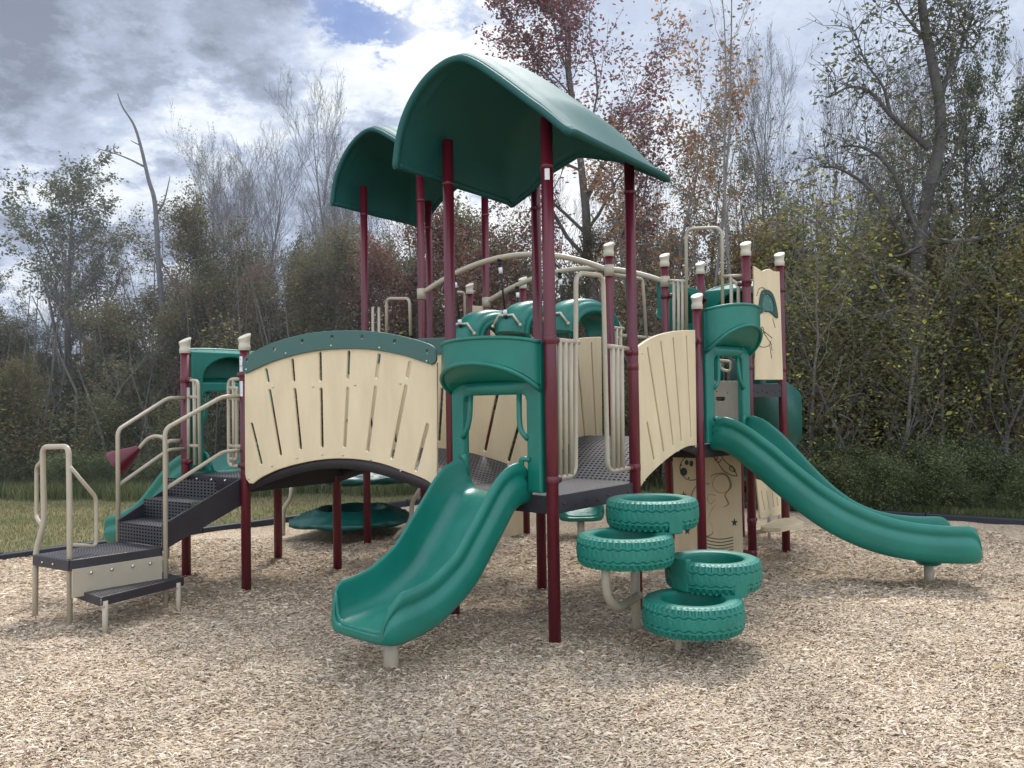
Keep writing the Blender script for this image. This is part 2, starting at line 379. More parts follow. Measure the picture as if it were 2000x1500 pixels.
def panel2(P, Q, off, lab):
    x = lambda px, py: onplane(px, py, Fp, G, 0)
    Lr = sqrt((G[0]-Fp[0])**2+(G[1]-Fp[1])**2); k = sqrt((Q[0]-P[0])**2+(Q[1]-P[1])**2)/Lr
    S = lambda q: [(a*k, z) for a, z in q]
    top = smooth2([x(1238,677), x(1262,661), x(1290,651), x(1320,646), x(1350,645)], 5)
    bot = smooth2([x(1353,870), x(1335,872), x(1310,885), x(1283,906), x(1255,933), x(1244,949)], 5)
    sl = []
    for a, b in (((1257,682),(1288,880)),((1283,670),(1307,868)),((1307,663),(1323,860)),((1333,659),(1342,852)),((1256,827),(1269,896))):
        p, q = x(*a), x(*b); sl.append(slot(p[0]*k, p[1], q[0]*k, q[1], .015))
    o = plate('arch_panel', M['beige'], P, Q, S(top+bot), sl, .022, off, PS, label=lab)
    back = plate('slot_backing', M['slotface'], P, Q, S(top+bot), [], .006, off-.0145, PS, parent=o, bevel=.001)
    bolts(o, P, Q, S([x(1245,690), x(1350,872), x(1316,880), x(1284,903), x(1249,938)]), off+.013)
panel2(Fp, G, .03, 'beige fan-slotted panel beside the tyre steps'); panel2(E, Lp, -.03, 'beige fan-slotted panel behind the pipe barrier')
# ------------------------------------------------------------------ roofs
def roof(NL, NR, FL, FR, dz, label, rise=0):
    NL, NR, FL, FR = [Vector((*p, 0)) for p in (NL, NR, FL, FR)]
    prof = [(0,3.54),(.008,3.62),(.02,3.72),(.045,3.84),(.085,3.955),(.14,4.06),(.205,4.145),(.28,4.205),(.357,4.235),(.43,4.225),(.508,4.16),(.6,4.055),(.69,3.945),(.78,3.83),(.87,3.72),(.95,3.61),(1,3.545)]
    pr = smooth2(prof, 3); m = 44; n = len(pr)
    far = [(0,3.54),(.13,3.64),(.25,3.77),(.46,3.89),(.7,3.79),(.85,3.67),(1,3.545)]
    def P(i, j, th):
        t, z = pr[i]; z0_ = rise*t; w = j/m; tt = 2*w-1
        base = NL.lerp(NR, t).lerp(FL.lerp(FR, t), w); e = min(t, 1-t)
        crown = .13*(1-tt*tt)*min(1, e*6)
        z += dz+crown+z0_
        cw_ = max(0, (w-.80)/.20); z = z+(dz+z0_+float(np.interp(t, [q[0] for q in far], [q[1] for q in far]))-z)*cw_**2.2
        # moulded grooves that follow the ends, like a framed border
        g = .022*math.exp(-((abs(tt)-.80)/.028)**2)*(1 if .12 < t < .9 else 0)
        g += .018*math.exp(-((abs(tt)-1)/.05)**2)
        if th > 0:
            g2 = .012*sin(t*26)*(1 if abs(tt) < .85 else 0)
            return Vector((base.x, base.y, z-g-th*(1+.3*(1-abs(tt)))+g2))
        return Vector((base.x, base.y, z-g))
    V = [P(i, j, 0) for i in range(n) for j in range(m+1)]; k0 = len(V)
    V += [P(i, j, .05) + Vector((0,0,0)) for i in range(n) for j in range(m+1)]
    # pull the underside edge inward a little so the rim reads as a rounded lip
    ctr = (NL+NR+FL+FR)/4
    for q in range(k0, 2*k0):
        i, j = divmod(q-k0, m+1)
        if i in (0, n-1) or j in (0, m):
            d = (ctr-Vector((V[q].x, V[q].y, 0))); V[q] = V[q]+d.normalized()*.02
    Fc = []
    for i in range(n-1):
        for j in range(m):
            a = i*(m+1)+j; Fc += [(a, a+m+1, a+m+2, a+1), (k0+a, k0+a+1, k0+a+m+2, k0+a+m+1)]
    for j in range(m):
        for i in (0, n-1): a = i*(m+1)+j; Fc.append((a, a+1, k0+a+1, k0+a) if i == 0 else (a, k0+a, k0+a+1, a+1))
    for i in range(n-1):
        for j in (0, m): a = i*(m+1)+j; b = a+m+1; Fc.append((a, k0+a, k0+b, b) if j == 0 else (a, b, k0+b, k0+a))
    mb = MB(); mb.add(V, Fc); o = mb.build('roof', M['roof'], PS, label=label)
    # rolled rim all round
    rim = [P(i, 0, 0) for i in range(n)]+[P(n-1, j, 0) for j in range(1, m+1)]+[P(i, m, 0) for i in range(n-2, -1, -1)]+[P(0, j, 0) for j in range(m-1, 0, -1)]
    r = MB(); sweep(r, [p+Vector((0,0,-.024)) for p in rim], .026, 8, closed=True); r.build('rim', M['roof'], None, o)
    return o
RC = [(-.855,6.15),(.40,5.42),(.023,7.42),(1.297,6.65)]
roof(*RC, 0, 'larger dark green arched roof over the front deck')
off = (-1.04-.216, 9.975-6.41)
roof(*[(a+off[0], b+off[1]) for a, b in RC], .60, 'smaller looking dark green arched roof over the rear deck', .24)
# ------------------------------------------------------------------ slides
def slide(path, hw, h0, name, label, endlen=.2, leg=None, z_head=None):
    """path: list of (x,y,z) bed centre points; U-shaped moulded chute with rolled rails"""
    P = [Vector(p) for p in smooth2(path, 10)]
    # resample evenly
    d = [0]
    for i in range(1, len(P)): d.append(d[-1]+(P[i]-P[i-1]).length)
    T = d[-1]; ns = 64; pts = []
    ss = [T*(1-(1-k/ns)**1.0) for k in range(ns-10)] ; ss = [T-endlen*1.3]; 
    ss = list(np.linspace(0, T-endlen, 46, endpoint=False))+[T-endlen+endlen*sin(q) for q in np.linspace(0, pi/2, 16)]
    def pos(s):
        s = min(max(s, 0), T); k = max(1, min(len(d)-1, int(np.searchsorted(d, s)))); f = (s-d[k-1])/max(1e-9, d[k]-d[k-1]); return P[k-1].lerp(P[k], f)
    half = [(0,0),(.35,.002),(.60,.012),(.74,.05),(.80,.12),(.82,.20)]   # inner bed to wall
    V = []; ncs = None
    for s in ss:
        c = pos(s); t = (pos(s+.03)-pos(s-.03)).normalized(); r = Vector((t.y, -t.x, 0)).normalized(); u = r.cross(t)
        if u.z < 0: u = -u
        e = max(0, (s-(T-endlen))/endlen); kk = max(0, 1-e**2.8)**.5; ls = 1-.20*e**4
        e0 = min(1, s/.12); h = h0*(.35+.65*sqrt(max(0,1-(1-e0)**2))) if s < .12 else h0
        q = []
        H_ = h*kk
        inner = [(0,0),(.2,0),(.42,.002),(.60,.010),(.72,.032),(.79,.08),(.825,.15),(.84,.16+(h0-.19)*.5),(.848,h0-.02)]
        outer = [(.862,h0),(.885,h0+.004),(.915,h0-.004),(.94,h0-.025),(.945,h0-.05),(.925,h0-.07),(.90,h0-.085),(.90,h0-.105),(.93,h0-.125),(.965,h0-.145),(.975,h0-.18),(.965,.02),(.93,-.035),(.85,-.065),(.6,-.078),(.3,-.08),(0,-.08)]
        half = inner+outer
        for a, b in half:
            bb = b*H_/h0 if b > 0 else b*(.35+.65*kk)
            q.append((a*hw*ls, bb - .012*e**2))
        full = [(-a, b) for a, b in q[::-1]][:-1] + q      # starts at underside centre left side..., ends underside centre
        full = full[:-1]
        ncs = len(full)
        V += [c + r*a + u*b for a, b in full]
    Fc = []
    m = len(ss)
    for i in range(m-1):
        for k in range(ncs):
            l = (k+1) % ncs; Fc.append((i*ncs+k, (i+1)*ncs+k, (i+1)*ncs+l, i*ncs+l))
    nb = len(V); mb = MB(); mb.add(V, Fc); mb.add([V[(m-1)*ncs+k] for k in range(ncs)], [tuple(range(ncs))], True); mb.add([V[k] for k in range(ncs)], [tuple(range(ncs))[::-1]], False)
    il = [i for i, s_ in enumerate(ss) if s_ > T-endlen*.28][0];
    ring = [Vector(V[il*ncs+k]) for k in range(16, ncs-15)]; sweep(mb, ring, [.004+.014*min(1, 3.2*sin(pi*q/(len(ring)-1))) for q in range(len(ring))], 8)
    o = mb.build(name, M['slide'], PS, label=label)
    wa = o.data.attributes.new('wear_sheen', 'FLOAT', 'POINT'); vals = []
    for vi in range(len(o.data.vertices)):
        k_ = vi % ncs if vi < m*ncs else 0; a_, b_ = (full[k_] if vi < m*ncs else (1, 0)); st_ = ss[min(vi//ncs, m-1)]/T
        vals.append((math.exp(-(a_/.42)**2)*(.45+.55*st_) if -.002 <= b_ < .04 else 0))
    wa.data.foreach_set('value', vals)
    if leg:
        lg = MB(); sweep(lg, [(leg[0],leg[1],-.1),(leg[0],leg[1],leg[2])], .045 if len(leg) < 4 else leg[3], 18); lg.build('slide_leg', M['tan'], None, o)
        if h0 < .262: return o
        sk = MB(); sweep(sk, [(leg[0],leg[1],leg[2]-.035),(leg[0],leg[1],leg[2]-.03),(leg[0],leg[1],leg[2]+.06)], [.05,.10,.16], 18); sk.build('slide_boss', M['green'], None, o)
    return o
m1 = Vector((-.105, 6.137, 0)); dv = Vector((-.66,-.75,0)).normalized()
def pth(m, d, prof, bend=0):
    out = []; p = m.copy(); h = math.atan2(d.y, d.x); last = 0
    for s, z, *b in prof:
        if b: h += b[0]
        p = p + Vector((cos(h), sin(h), 0))*(s-last); last = s; out.append((p.x, p.y, z))
    return out
prof1 = [(0,1.04),(.10,1.03),(.19,.99),(.30,.87),(.45,.70),(.60,.54),(.75,.44),(.90,.365),(1.05,.325),(1.20,.305),(1.34,.305)]
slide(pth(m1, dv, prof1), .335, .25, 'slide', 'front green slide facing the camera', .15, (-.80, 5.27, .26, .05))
m2 = Vector(((G[0]+I[0])/2, (G[1]+I[1])/2, 0)); d2 = Vector((cos(radians(-42)), sin(radians(-42)), 0))
prof2 = [(0,1.28),(.12,1.27),(.24,1.20,.05),(.40,1.06,.07),(.60,.86,.09),(.82,.66,.10),(1.05,.50,.10),(1.30,.385,.10),(1.55,.32,.08),(1.80,.29,.05),(2.0,.285,0),(2.19,.285,0)]
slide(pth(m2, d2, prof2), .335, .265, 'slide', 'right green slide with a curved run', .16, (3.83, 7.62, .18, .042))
m3 = Vector(((A[0]+Ap[0])/2, (A[1]+Ap[1])/2, 0)); d3 = Vector((-.90,.44,0)).normalized()
prof3 = [(0,1.04),(.25,1.03),(.42,.98),(.58,.86),(.75,.70),(.92,.55),(1.1,.44),(1.3,.36),(1.5,.31),(1.66,.3)]
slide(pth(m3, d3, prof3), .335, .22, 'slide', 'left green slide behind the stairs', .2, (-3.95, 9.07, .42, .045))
# small slide at the back, only its end shows under the front deck
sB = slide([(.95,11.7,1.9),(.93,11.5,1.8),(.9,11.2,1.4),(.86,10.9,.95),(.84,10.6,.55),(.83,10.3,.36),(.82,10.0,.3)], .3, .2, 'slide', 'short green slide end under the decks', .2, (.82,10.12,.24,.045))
# spiral chute behind the right tower
def spiral():
    cx, cy, R = 2.78, 10.10, .46; n = 90; V = []; sec = []
    hw = .30; h0 = .40
    secp = [(-1,.0)]
    prof = [(-.98,h0+.02),(-.93,h0+.03),(-.88,h0),(-.86,.12),(-.70,.03),(-.3,0),(.3,0),(.62,.03),(.74,.1),(.78,.2),(.84,.22),(.9,.19),(.88,.0),(.7,-.05),(0,-.07),(-.7,-.05),(-.97,.05)]
    m = len(prof)
    for k in range(n+1):
        t = k/n; a = radians(-112)+t*radians(290); z = 1.60-1.3*t**.9
        er = Vector((cos(a), sin(a), 0)); c = Vector((cx, cy, z))+er*(R-.05+.12*t)
        for p, q in prof: V.append(c - er*(p*hw) + Vector((0,0,q*(1.25 if p < -.8 else 1)-.06*p)))
    Fc = [(i*m+k, (i+1)*m+k, (i+1)*m+(k+1)%m, i*m+(k+1)%m) for i in range(n) for k in range(m)]
    mb = MB(); mb.add(V, Fc); mb.add(V[:m], [tuple(range(m))]); mb.add(V[-m:], [tuple(range(m))[::-1]])
    o = mb.build('spiral_slide', M['tube'], PS, label='green spiral slide behind the right tower')
    r = MB()
    for k in (22, 46, 66): sweep(r, [V[k*m+j] for j in range(1, 9)], .022, 8)
    r.build('joint_rib', M['tube'], None, o)
    lg = MB(); sweep(lg, [(cx,cy,-.1),(cx,cy,2.2)], .05, 16); lg.build('centre_post', M['maroon'], None, o)
spiral()
# ------------------------------------------------------------------ slide hoods
def hood(P, Q, z0, zo, zr, zrm, zt, ztm, bulge, label, lean=0.0, open_bottom=.14):
    w = sqrt((Q[0]-P[0])**2+(Q[1]-P[1])**2); a0, a1 = PR+.012, w-PR-.012; cw = .135; off = .02
    x0, x1 = a0+cw, a1-cw
    out = [(a0,z0),(x0,z0),(x0,zo-.05),(x0+.012,zo-.015),(x0+.04,zo),(x1-.04,zo),(x1-.012,zo-.015),(x1,zo-.05),(x1,z0),(a1,z0),(a1,zt),(a0,zt)]
    hz = [(x0+.0,zo+.10),(x1-.0,zo+.10)]+[((x0+x1)/2+(x1-x0)/2*cos(pi*k/12), zo+.14+(zt-.05-zo-.14)*sin(pi*k/12)) for k in range(13)]
    o = plate('slide_hood', M['green'], P, Q, out, [hz], .07, off, PS, label=label, bevel=.016)
    n = 36; V = []; mb = MB(); rows = 8
    def S(th, w_, grow=0):
        sn = sin(th); bs = max(0, sn)**.72
        a = (a0+a1)/2-(a1-a0)/2*cos(th); of = off+.03+(bulge+grow)*bs
        zb = zr+(zrm-zr)*sn**.9; ztp = zt+(ztm-zt)*sn
        return W(P, Q, a, zb+(ztp-zb)*w_, of + lean*w_*bs)
    for i in range(n+1):
        th = pi*i/n
        for j in range(rows+1): V.append(S(th, j/rows))
    for i in range(n+1):
        th = pi*i/n
        for j in range(rows+1): p = S(th, j/rows); q = W(P, Q, w/2, 0, off); d = Vector((q.x-p.x, q.y-p.y, 0)); V.append(p+(d.normalized()*.022 if d.length > .03 else d))
    k0 = (n+1)*(rows+1); Fc = []
    for i in range(n):
        for j in range(rows):
            a = i*(rows+1)+j; b = a+rows+1; Fc += [(a, b, b+1, a+1), (k0+a, k0+a+1, k0+b+1, k0+b)]
    mb.add(V, Fc)
    # roof skin of the visor, gently domed
    top = []
    for i in range(n+1):
        th = pi*i/n; p = S(th, 1); q = W(P, Q, (a0+a1)/2-(a1-a0)/2*cos(th), zt, off)
        for j in range(5): t = j/4; r = p.lerp(q, t); top.append((r.x, r.y, r.z+.0*sin(pi*t)))
    mb.add(top, [(i*5+j, i*5+j+1, (i+1)*5+j+1, (i+1)*5+j) for i in range(n) for j in range(4)])
    v = mb.build('visor', M['green'], None, o)
    lip = MB(); sweep(lip, [S(pi*i/n, 0, .008) for i in range(n+1)], .017, 10); sweep(lip, [S(pi*i/n, .10, .002) for i in range(n+1)], .006, 8); sweep(lip, [S(pi*i/n, 1, 0) for i in range(n+1)], .014, 10)
    lip.build('lip', M['green'], None, v)
    for s, x in ((1, x0), (-1, x1)):
        hd = MB(); tube(hd, [W(P,Q,x+s*.075,zo+.02,off+.02), W(P,Q,x+s*.07,zo-.16,off+.03), W(P,Q,x+s*.05,zo-.26,off+.04), W(P,Q,x-s*.01,zo-.32,off+.03)], .02, .05)
        hd.build('grab_handle', M['green'], None, o)
    for s, x in ((1, x0), (-1, x1)):
        sh = MB()
        c = W(P, Q, x+s*.0, z0+.22, off+.045); tube(sh, [W(P,Q,x-s*.03,z0+.235,off+.03), W(P,Q,x+s*.03,z0+.24,off+.06), W(P,Q,x+s*.035,z0+.19,off+.05), W(P,Q,x+s*.035,z0+.06,off+.03)], .02, .03)
        sh.build('side_shoulder', M['green'], None, o)
    bw = MB(); Vb = []
    for i in range(n+1):
        th = pi*i/n; p = S(th, 0); q = W(P, Q, (a0+a1)/2-(a1-a0)/2*cos(th)*.86, zo+.095, off+.0)
        for j in range(7):
            t = j/6; r = p.lerp(q, t); Vb.append((r.x, r.y, r.z-.03*sin(pi*t)))
    bw.add(Vb, [(i*7+j, i*7+j+1, (i+1)*7+j+1, (i+1)*7+j) for i in range(n) for j in range(6)]); bw.build('visor_bowl', M['green'], None, v)
    # rear soffit that closes the visor underneath the header
    sf = MB(); Vs = []
    for i in range(13):
        t = i/12; a = x0+(x1-x0)*t; Vs += [W(P,Q,a,zo-.0,off+.03), W(P,Q,a,zo+.045,off+.07*sin(pi*t)**.4+.035), W(P,Q,a,zo+.10,off+.03)]
    sf.add(Vs, [(3*i+j, 3*i+3+j, 3*i+4+j, 3*i+1+j) for i in range(12) for j in range(2)]); sf.build('header_shelf', M['green'], None, o)
    return o
hood(Cc, D, 1.06, 1.76, 1.79, 1.99, 2.13, 2.17, .25, 'green hood over the front slide')
hood(G, I, 1.28, 2.13, 2.16, 2.42, 2.57, 2.62, .26, 'green hood over the right slide')
hood(Ap, A, 1.06, 1.86, 1.88, 2.02, 2.27, 2.32, .25, 'green hood over the left slide')
hood(J, K, 1.88, 2.55, 2.6, 2.75, 3.0, 3.1, .22, 'green hood over the spiral slide')
hood(K, H, 1.9, 2.5, 2.6, 2.75, 3.02, 3.1, .18, 'green hood at the back of the right tower')
# ------------------------------------------------------------------ pipe barriers
def barrier(tubes, P, Q, label, r=.0165, off=0, name='pipe_barrier'):
    mb = MB()
    for pts, fr_ in tubes: tube(mb, [PW(x, y, P, Q, off) for x, y in pts], r, fr_)
    return mb.build(name, M['tan'], PS, label=label)
barrier([([(1082,664),(1130,669)],0),([(1080,934),(1124,929),(1125,533),(1178,538),(1187,921),(1232,914)],.09),([(1187,676),(1226,681)],0)]
        +[([(x,666),(x+2,932)],0) for x in (1092,1103,1114)]+[([(x,679),(x+2,917)],0) for x in (1196,1205,1214)], D, Fp, 'tan pipe barrier with a tall loop beside the front deck', r=.0185)
barrier([([(366,742),(387,744),(391,908)],.05),([(379,744),(381,908)],0),([(368,757),(368,897)],0),([(366,775),(388,776)],0),([(366,870),(388,871)],0),
         ([(476,740),(446,741),(447,910),(476,911)],.07),([(456,742),(457,911)],0),([(449,758),(463,758),(463,897),(449,897)],.02),([(446,778),(476,779)],0),([(446,871),(476,872)],0)], A, B, 'tan pipe barrier either side of the stair entry', r=.016)
barrier([([(755,655),(755,583),(800,583),(802,655)],.07)], Q1, Q2, 'tan loop rail under the rear roof', r=.018)
barrier([([(x,600),(x+1,760)],0) for x in (728,740)]+[([(716,650),(755,652)],0)], Q1, Q2, 'tan bars under the rear roof')
barrier([([(1200,536),(1255,545),(1263,665)],.05),([(1210,655),(1294,662)],0)]+[([(x,660),(x+1,800)],0) for x in (1272,1280,1288)]+[([(x,640),(x+1,760)],0) for x in (1196,1204,1212)]+[([(1188,640),(1218,642)],0)], Lp, H, 'tan bars where the hanging climber lands', r=.018)
barrier([([(1304,548),(1340,550)],0),([(1341,660),(1340,447),(1410,444),(1412,660)],.10),([(1412,540),(1452,538)],0)]+[([(x,550),(x+1,720)],0) for x in (1316,1325,1333)]+[([(x,540),(x+1,660)],0) for x in (1428,)]
        +[([(1428,546),(1442,556),(1443,700)],.05)], H, I, 'tan pipe loop standing tallest on the right tower', r=.018)
barrier([([(884,640),(884,571),(907,571),(909,640)],.06)], Q3, NN, 'small tan loop behind the rear deck', r=.018)
# arched rails of the hanging climber
def arch_rail(P, Q, zs, ze, zp, label, r=.03):
    mb = MB(); pts = []
    for k in range(33):
        t = k/32; p = Vector((P[0],P[1],0)).lerp(Vector((Q[0],Q[1],0)), t); pts.append((p.x, p.y, zs+(ze-zs)*t+(zp-(zs+ze)/2)*(1-(2*t-1)**2)))
    sweep(mb, pts, r, 14); o = mb.build('arched_rail', M['tan'], PS, label=label)
    for q in (pts[0], pts[-1]):
        c = MB(); sweep(c, [Vector(q)+Vector((0,0,-.06)), Vector(q)+Vector((0,0,.06))], PR+.008, 14); c.build('rail_collar', M['tan'], None, o)
    return pts
ra = arch_rail(Q2, Lp, 2.95, 3.06, 3.30, 'nearer arched tan rail of the hanging climber')
rb = arch_rail(Q4, H, 2.94, 3.02, 3.25, 'farther arched tan rail of the hanging climber')
def chain(top, bot, label):
    top, bot = Vector(top), Vector(bot); d = bot-top
    mb = MB(); sweep(mb, [top+d*.08, top+d*.93], .011, 8); o = mb.build('hanger', M['rubber'], PS, label=label)
    b = MB(); ball(b, top+Vector((0,0,-.02)), .03, n=6); ball(b, top+Vector((0,0,-.06)), .024, n=6); b.build('pivot', M['rubber'], None, o)
    b = MB(); ball(b, bot+Vector((0,0,.02)), .026, n=6); b.build('pivot', M['rubber'], None, o)
    for q0, q1 in ((.16,.26),(.86,.95)): c = MB(); sweep(c, [top+d*q0, top+d*q1], .022, 10); c.build('ferrule', M['white'], None, o)
def hump(a, b, dirv, label):
    """moulded arch step hung between two hangers"""
    a, b = Vector(a), Vector(b); w = Vector((dirv[0], dirv[1], 0)).normalized(); n = 28; mb = MB(); V = []
    sec = [(-.17,-.085),(-.185,-.06),(-.18,-.035),(-.165,-.03),(-.17,-.01),(-.15,.02),(-.12,.022),(-.11,.035),(-.08,.055),(0,.062),(.08,.055),(.11,.035),(.12,.022),(.15,.02),(.17,-.01),(.165,-.03),(.18,-.035),(.185,-.06),(.17,-.085),(.14,-.05),(0,-.03),(-.14,-.05)]
    m = len(sec); ab = b-a; e = Vector((ab.x, ab.y, 0)); Ln = e.length; e.normalize()
    for k in range(n+1):
        th = pi*k/n; c = a.lerp(b, .5) + e*(-cos(th)*Ln*.44) + Vector((0,0,.31*sin(th)**.8-.15))
        up = Vector((e.x*-cos(th), e.y*-cos(th), sin(th)+.25)).normalized()
        for p, q in sec: V.append(c+w*p*1.0+up*q*1.2)
    Fc = [(i*m+k, i*m+(k+1)%m, (i+1)*m+(k+1)%m, (i+1)*m+k) for i in range(n) for k in range(m)]
    mb.add(V, Fc); mb.add(V[:m], [tuple(range(m))]); mb.add(V[-m:], [tuple(range(m))])
    o = mb.build('hanging_step', M['green'], PS, label=label)
    br = MB()
    for q, s in ((a, 1), (b, -1)):
        for t in (-.16, .16):
            p = q+w*t; sweep(br, [q+Vector((0,0,.03)), q.lerp(p, .5)+Vector((0,0,.035)), p+e*s*.01+Vector((0,0,-.08))], .014, 8); ball(br, p+e*s*.01+Vector((0,0,-.08)), .02, n=6)
    br.build('bracket', M['cap'], None, o)
wv = (Lp[0]-Q2[0], Lp[1]-Q2[1])
for i, (t, lab) in enumerate(((.20,'leftmost green hanging arch step'),(.46,'middle green hanging arch step'),(.71,'rightmost green hanging arch step'))):
    pa = ra[int(t*32)]; pb = rb[int(t*32)]
    za = (2.56, 2.63, 2.62)[i]
    ba = Vector((pa[0]+.06, pa[1]+.04, za)); bb = Vector((pb[0]+.03, pb[1]-.06, za-.02))
    chain(pa, ba, 'black hanger on the nearer arched rail'); chain(pb, bb, 'black hanger on the farther arched rail'); hump(ba, bb, wv, lab)
# ------------------------------------------------------------------ stairs and transfer platform
zP = .53
pf = [Vector((-3.90,6.68,zP)), Vector((-3.46,6.40,zP)), Vector((-2.98,6.94,zP)), Vector((-3.50,7.28,zP))]
TL, TR = Vector((A[0]+.05, A[1]-.05, DZ)), Vector((B[0]-.05, B[1]+.05, DZ))
def quad_perf(c, name, parent=None, label=None):
    mb = MB(); mb.add(c, [(0,1,2,3)], False); s1 = (Vector(c[1])-Vector(c[0])).length; s2 = (Vector(c[3])-Vector(c[0])).length
    for i, q in enumerate(((0,0),(s1*1.3,0),(s1*1.3,s2*1.3),(0,s2*1.3))): mb.uv[i] = q
    return mb.build(name, M['perf'], PS, parent, label)
pl = quad_perf(pf, 'transfer_platform', label='low charcoal transfer platform at the foot of the stairs')
e = MB()
for i in range(4):
    a, b = pf[i], pf[(i+1)%4]; d = b-a; n = Vector((d.y,-d.x,0)).normalized(); addbox(e, a+Vector((0,0,-.085)), d, n*.014, (0,0,.084))
e.build('platform_edge', M['black'], None, pl, bevel=.004)
bolt_objs(pl, [pf[1].lerp(pf[2], k)+Vector((.024,-.02,-.115)) for k in (.2,.42,.65,.85)], .013); bolt_objs(pl, [pf[0].lerp(pf[1], k)+Vector((-.01,-.016,-.045)) for k in (.3,.6)], .009)
plate('skirt_panel', M['tan'], pf[1], pf[2], [(0.01,.24),(.72,.24),(.72,.46),(.01,.46)], [], .02, .012, PS, parent=None, label='tan skirt panel below the platform', bevel=.003)
st4 = [atz(150,1150,.27), atz(197,1166,.27), atz(357,1127,.27), atz(313,1117,.27)]
stp = quad_perf(st4, 'step', label='lowest charcoal step beside the platform')
e = MB()
for i in range(4):
    a, b = st4[i], st4[(i+1)%4]; d = b-a; n = Vector((d.y,-d.x,0)).normalized(); addbox(e, a+Vector((0,0,-.07)), d, n*.012, (0,0,.069))
e.build('step_edge', M['black'], None, stp, bevel=.004)
for q in (st4[1].lerp(st4[2], .06), st4[1].lerp(st4[2], .95)):
    lg = MB(); sweep(lg, [(q.x,q.y-.02,-.1),(q.x,q.y-.02,.235)], .021, 12); ball(lg, (q.x,q.y-.042,.2), .01, n=5); lg.build('leg', M['tan'], None, stp)
def lerp2(k, z):  # points on left and right stair edges, k=0 platform .. 1 deck
    l = pf[3].lerp(TL, k); r = pf[2].lerp(TR, k); l.z = z; r.z = z; return l, r
ks = [0.0, .33, .66, 1.0]; zs = [zP, zP+.17, zP+.34, DZ]
stairs = MB(); uvn = 0
for i in range(3):
    l0, r0 = lerp2(ks[i], zs[i]+.004); l1, r1 = lerp2(ks[i], zs[i+1])
    o_ = len(stairs.v); stairs.add([l0, r0, r1, l1], [(0,1,2,3)], False)
    for j, q in enumerate(((0,0),(.7,0),(.7,.2),(0,.2))): stairs.uv[o_+j] = (q[0]*1.0, q[1]*.9)
    if i < 2:
        l2, r2 = lerp2(ks[i+1], zs[i+1]); o_ = len(stairs.v); stairs.add([l1, r1, r2, l2], [(0,1,2,3)], False)
        for j, q in enumerate(((0,0),(.7,0),(.7,.3),(0,.3))): stairs.uv[o_+j] = q
sto = stairs.build('stairs', M['perf'], PS, label='charcoal perforated steps up to the left deck')
sg = MB()
for s in (0, 1):
    b0 = lerp2(0, zP+.19)[s]; b1 = lerp2(0, zP-.03)[s]; c0 = lerp2(1, DZ+.01)[s]; c1 = lerp2(1, DZ-.24)[s]
    n = Vector((.02,-.014,0))*(1 if s else -1)
    c = [b1, c1, c0, b0]; addv = [p for p in c]+[p+n for p in c]
    sg.add(*box8(addv), False)
sg.build('stringer', M['black'], None, sto, bevel=.003)
p = lerp2(1, DZ-.03); bolt_objs(sto, [p[0].lerp(p[1], k)+Vector((-.02,-.03,0)) for k in (.22,.5,.75)], .011)
def rails(side):
    l = lambda k, z: lerp2(k, z)[side]
    pf_ = l(0.02, 0); 
    off_ = Vector((.03,-.02,0)) if side else Vector((-.03,.02,0))
    mb = MB(); foot = pf_+off_
    base = -.1 if side else .5
    t0 = (1.515, 1.525)[side]
    tube(mb, [foot+Vector((0,0,base)), foot+Vector((0,0,t0)), l(.72, 1.80)+off_, l(.97, 1.80)+off_], .019, .06)
    tube(mb, [foot+Vector((0,0,1.02)), l(.72, 1.30)+off_, l(.97, 1.30)+off_], .0165, .05)
    return mb.build('handrail', M['tan'], PS, label=('tan handrail on the far side of the stairs', 'tan handrail on the near side of the stairs')[side])
rails(0); rails(1)
# grab loop at the platform
g0 = atz(68,1210,0); g1 = atz(136,1224,0)
mb = MB()
Ya, Yb = g0.y, g1.y
tube(mb, [g0+Vector((0,0,-.1)), at(70,1075,Ya), at(86,1020,Ya), at(83,873,Ya-.02), at(134,872,Yb+.02), at(136,1000,Yb), g1+Vector((0,0,-.1))], .0215, .07)
gl = mb.build('grab_loop', M['tan'], PS, label='tan grab loop at the end of the transfer platform')
mb = MB(); tube(mb, [at(81,900,Ya), at(71,912,Ya+.2), at(71,1010,Ya+.2), at(81,1026,Ya)], .015, .05); mb.build('side_handle', M['tan'], None, gl)
mb = MB(); tube(mb, [at(137,912,Yb), at(188,972,Yb+.25), at(188,1067,Yb+.25), at(137,1064,Yb)], .015, .05); mb.build('side_handle', M['tan'], None, gl)
# talk tube with maroon horn
mb = MB(); Yt = A[1]-.12
tube(mb, [at(352,861,A[1]), at(325,861,Yt), at(326,1000,Yt+.1), at(327,1090,Yt+.2)], .02, .06)
sweep(mb, smooth2([tuple(at(x, y, Yt)) for x, y in ((330,866),(318,855),(303,852),(289,857),(278,868),(270,878))], 5), .018, 12)
tt = mb.build('talk_tube', M['tan'], PS, label='tan talk tube bent outward beside the stairs')
mb = MB(); a = at(272,874,Yt); b = at(238,898,Yt-.02); c = at(226,906,Yt-.03)
sweep(mb, [a, a.lerp(b,.3), b, c], [.028,.05,.115,.135], 22, cap=False); mb.build('horn', M['maroon'], None, tt, 'maroon funnel horn')
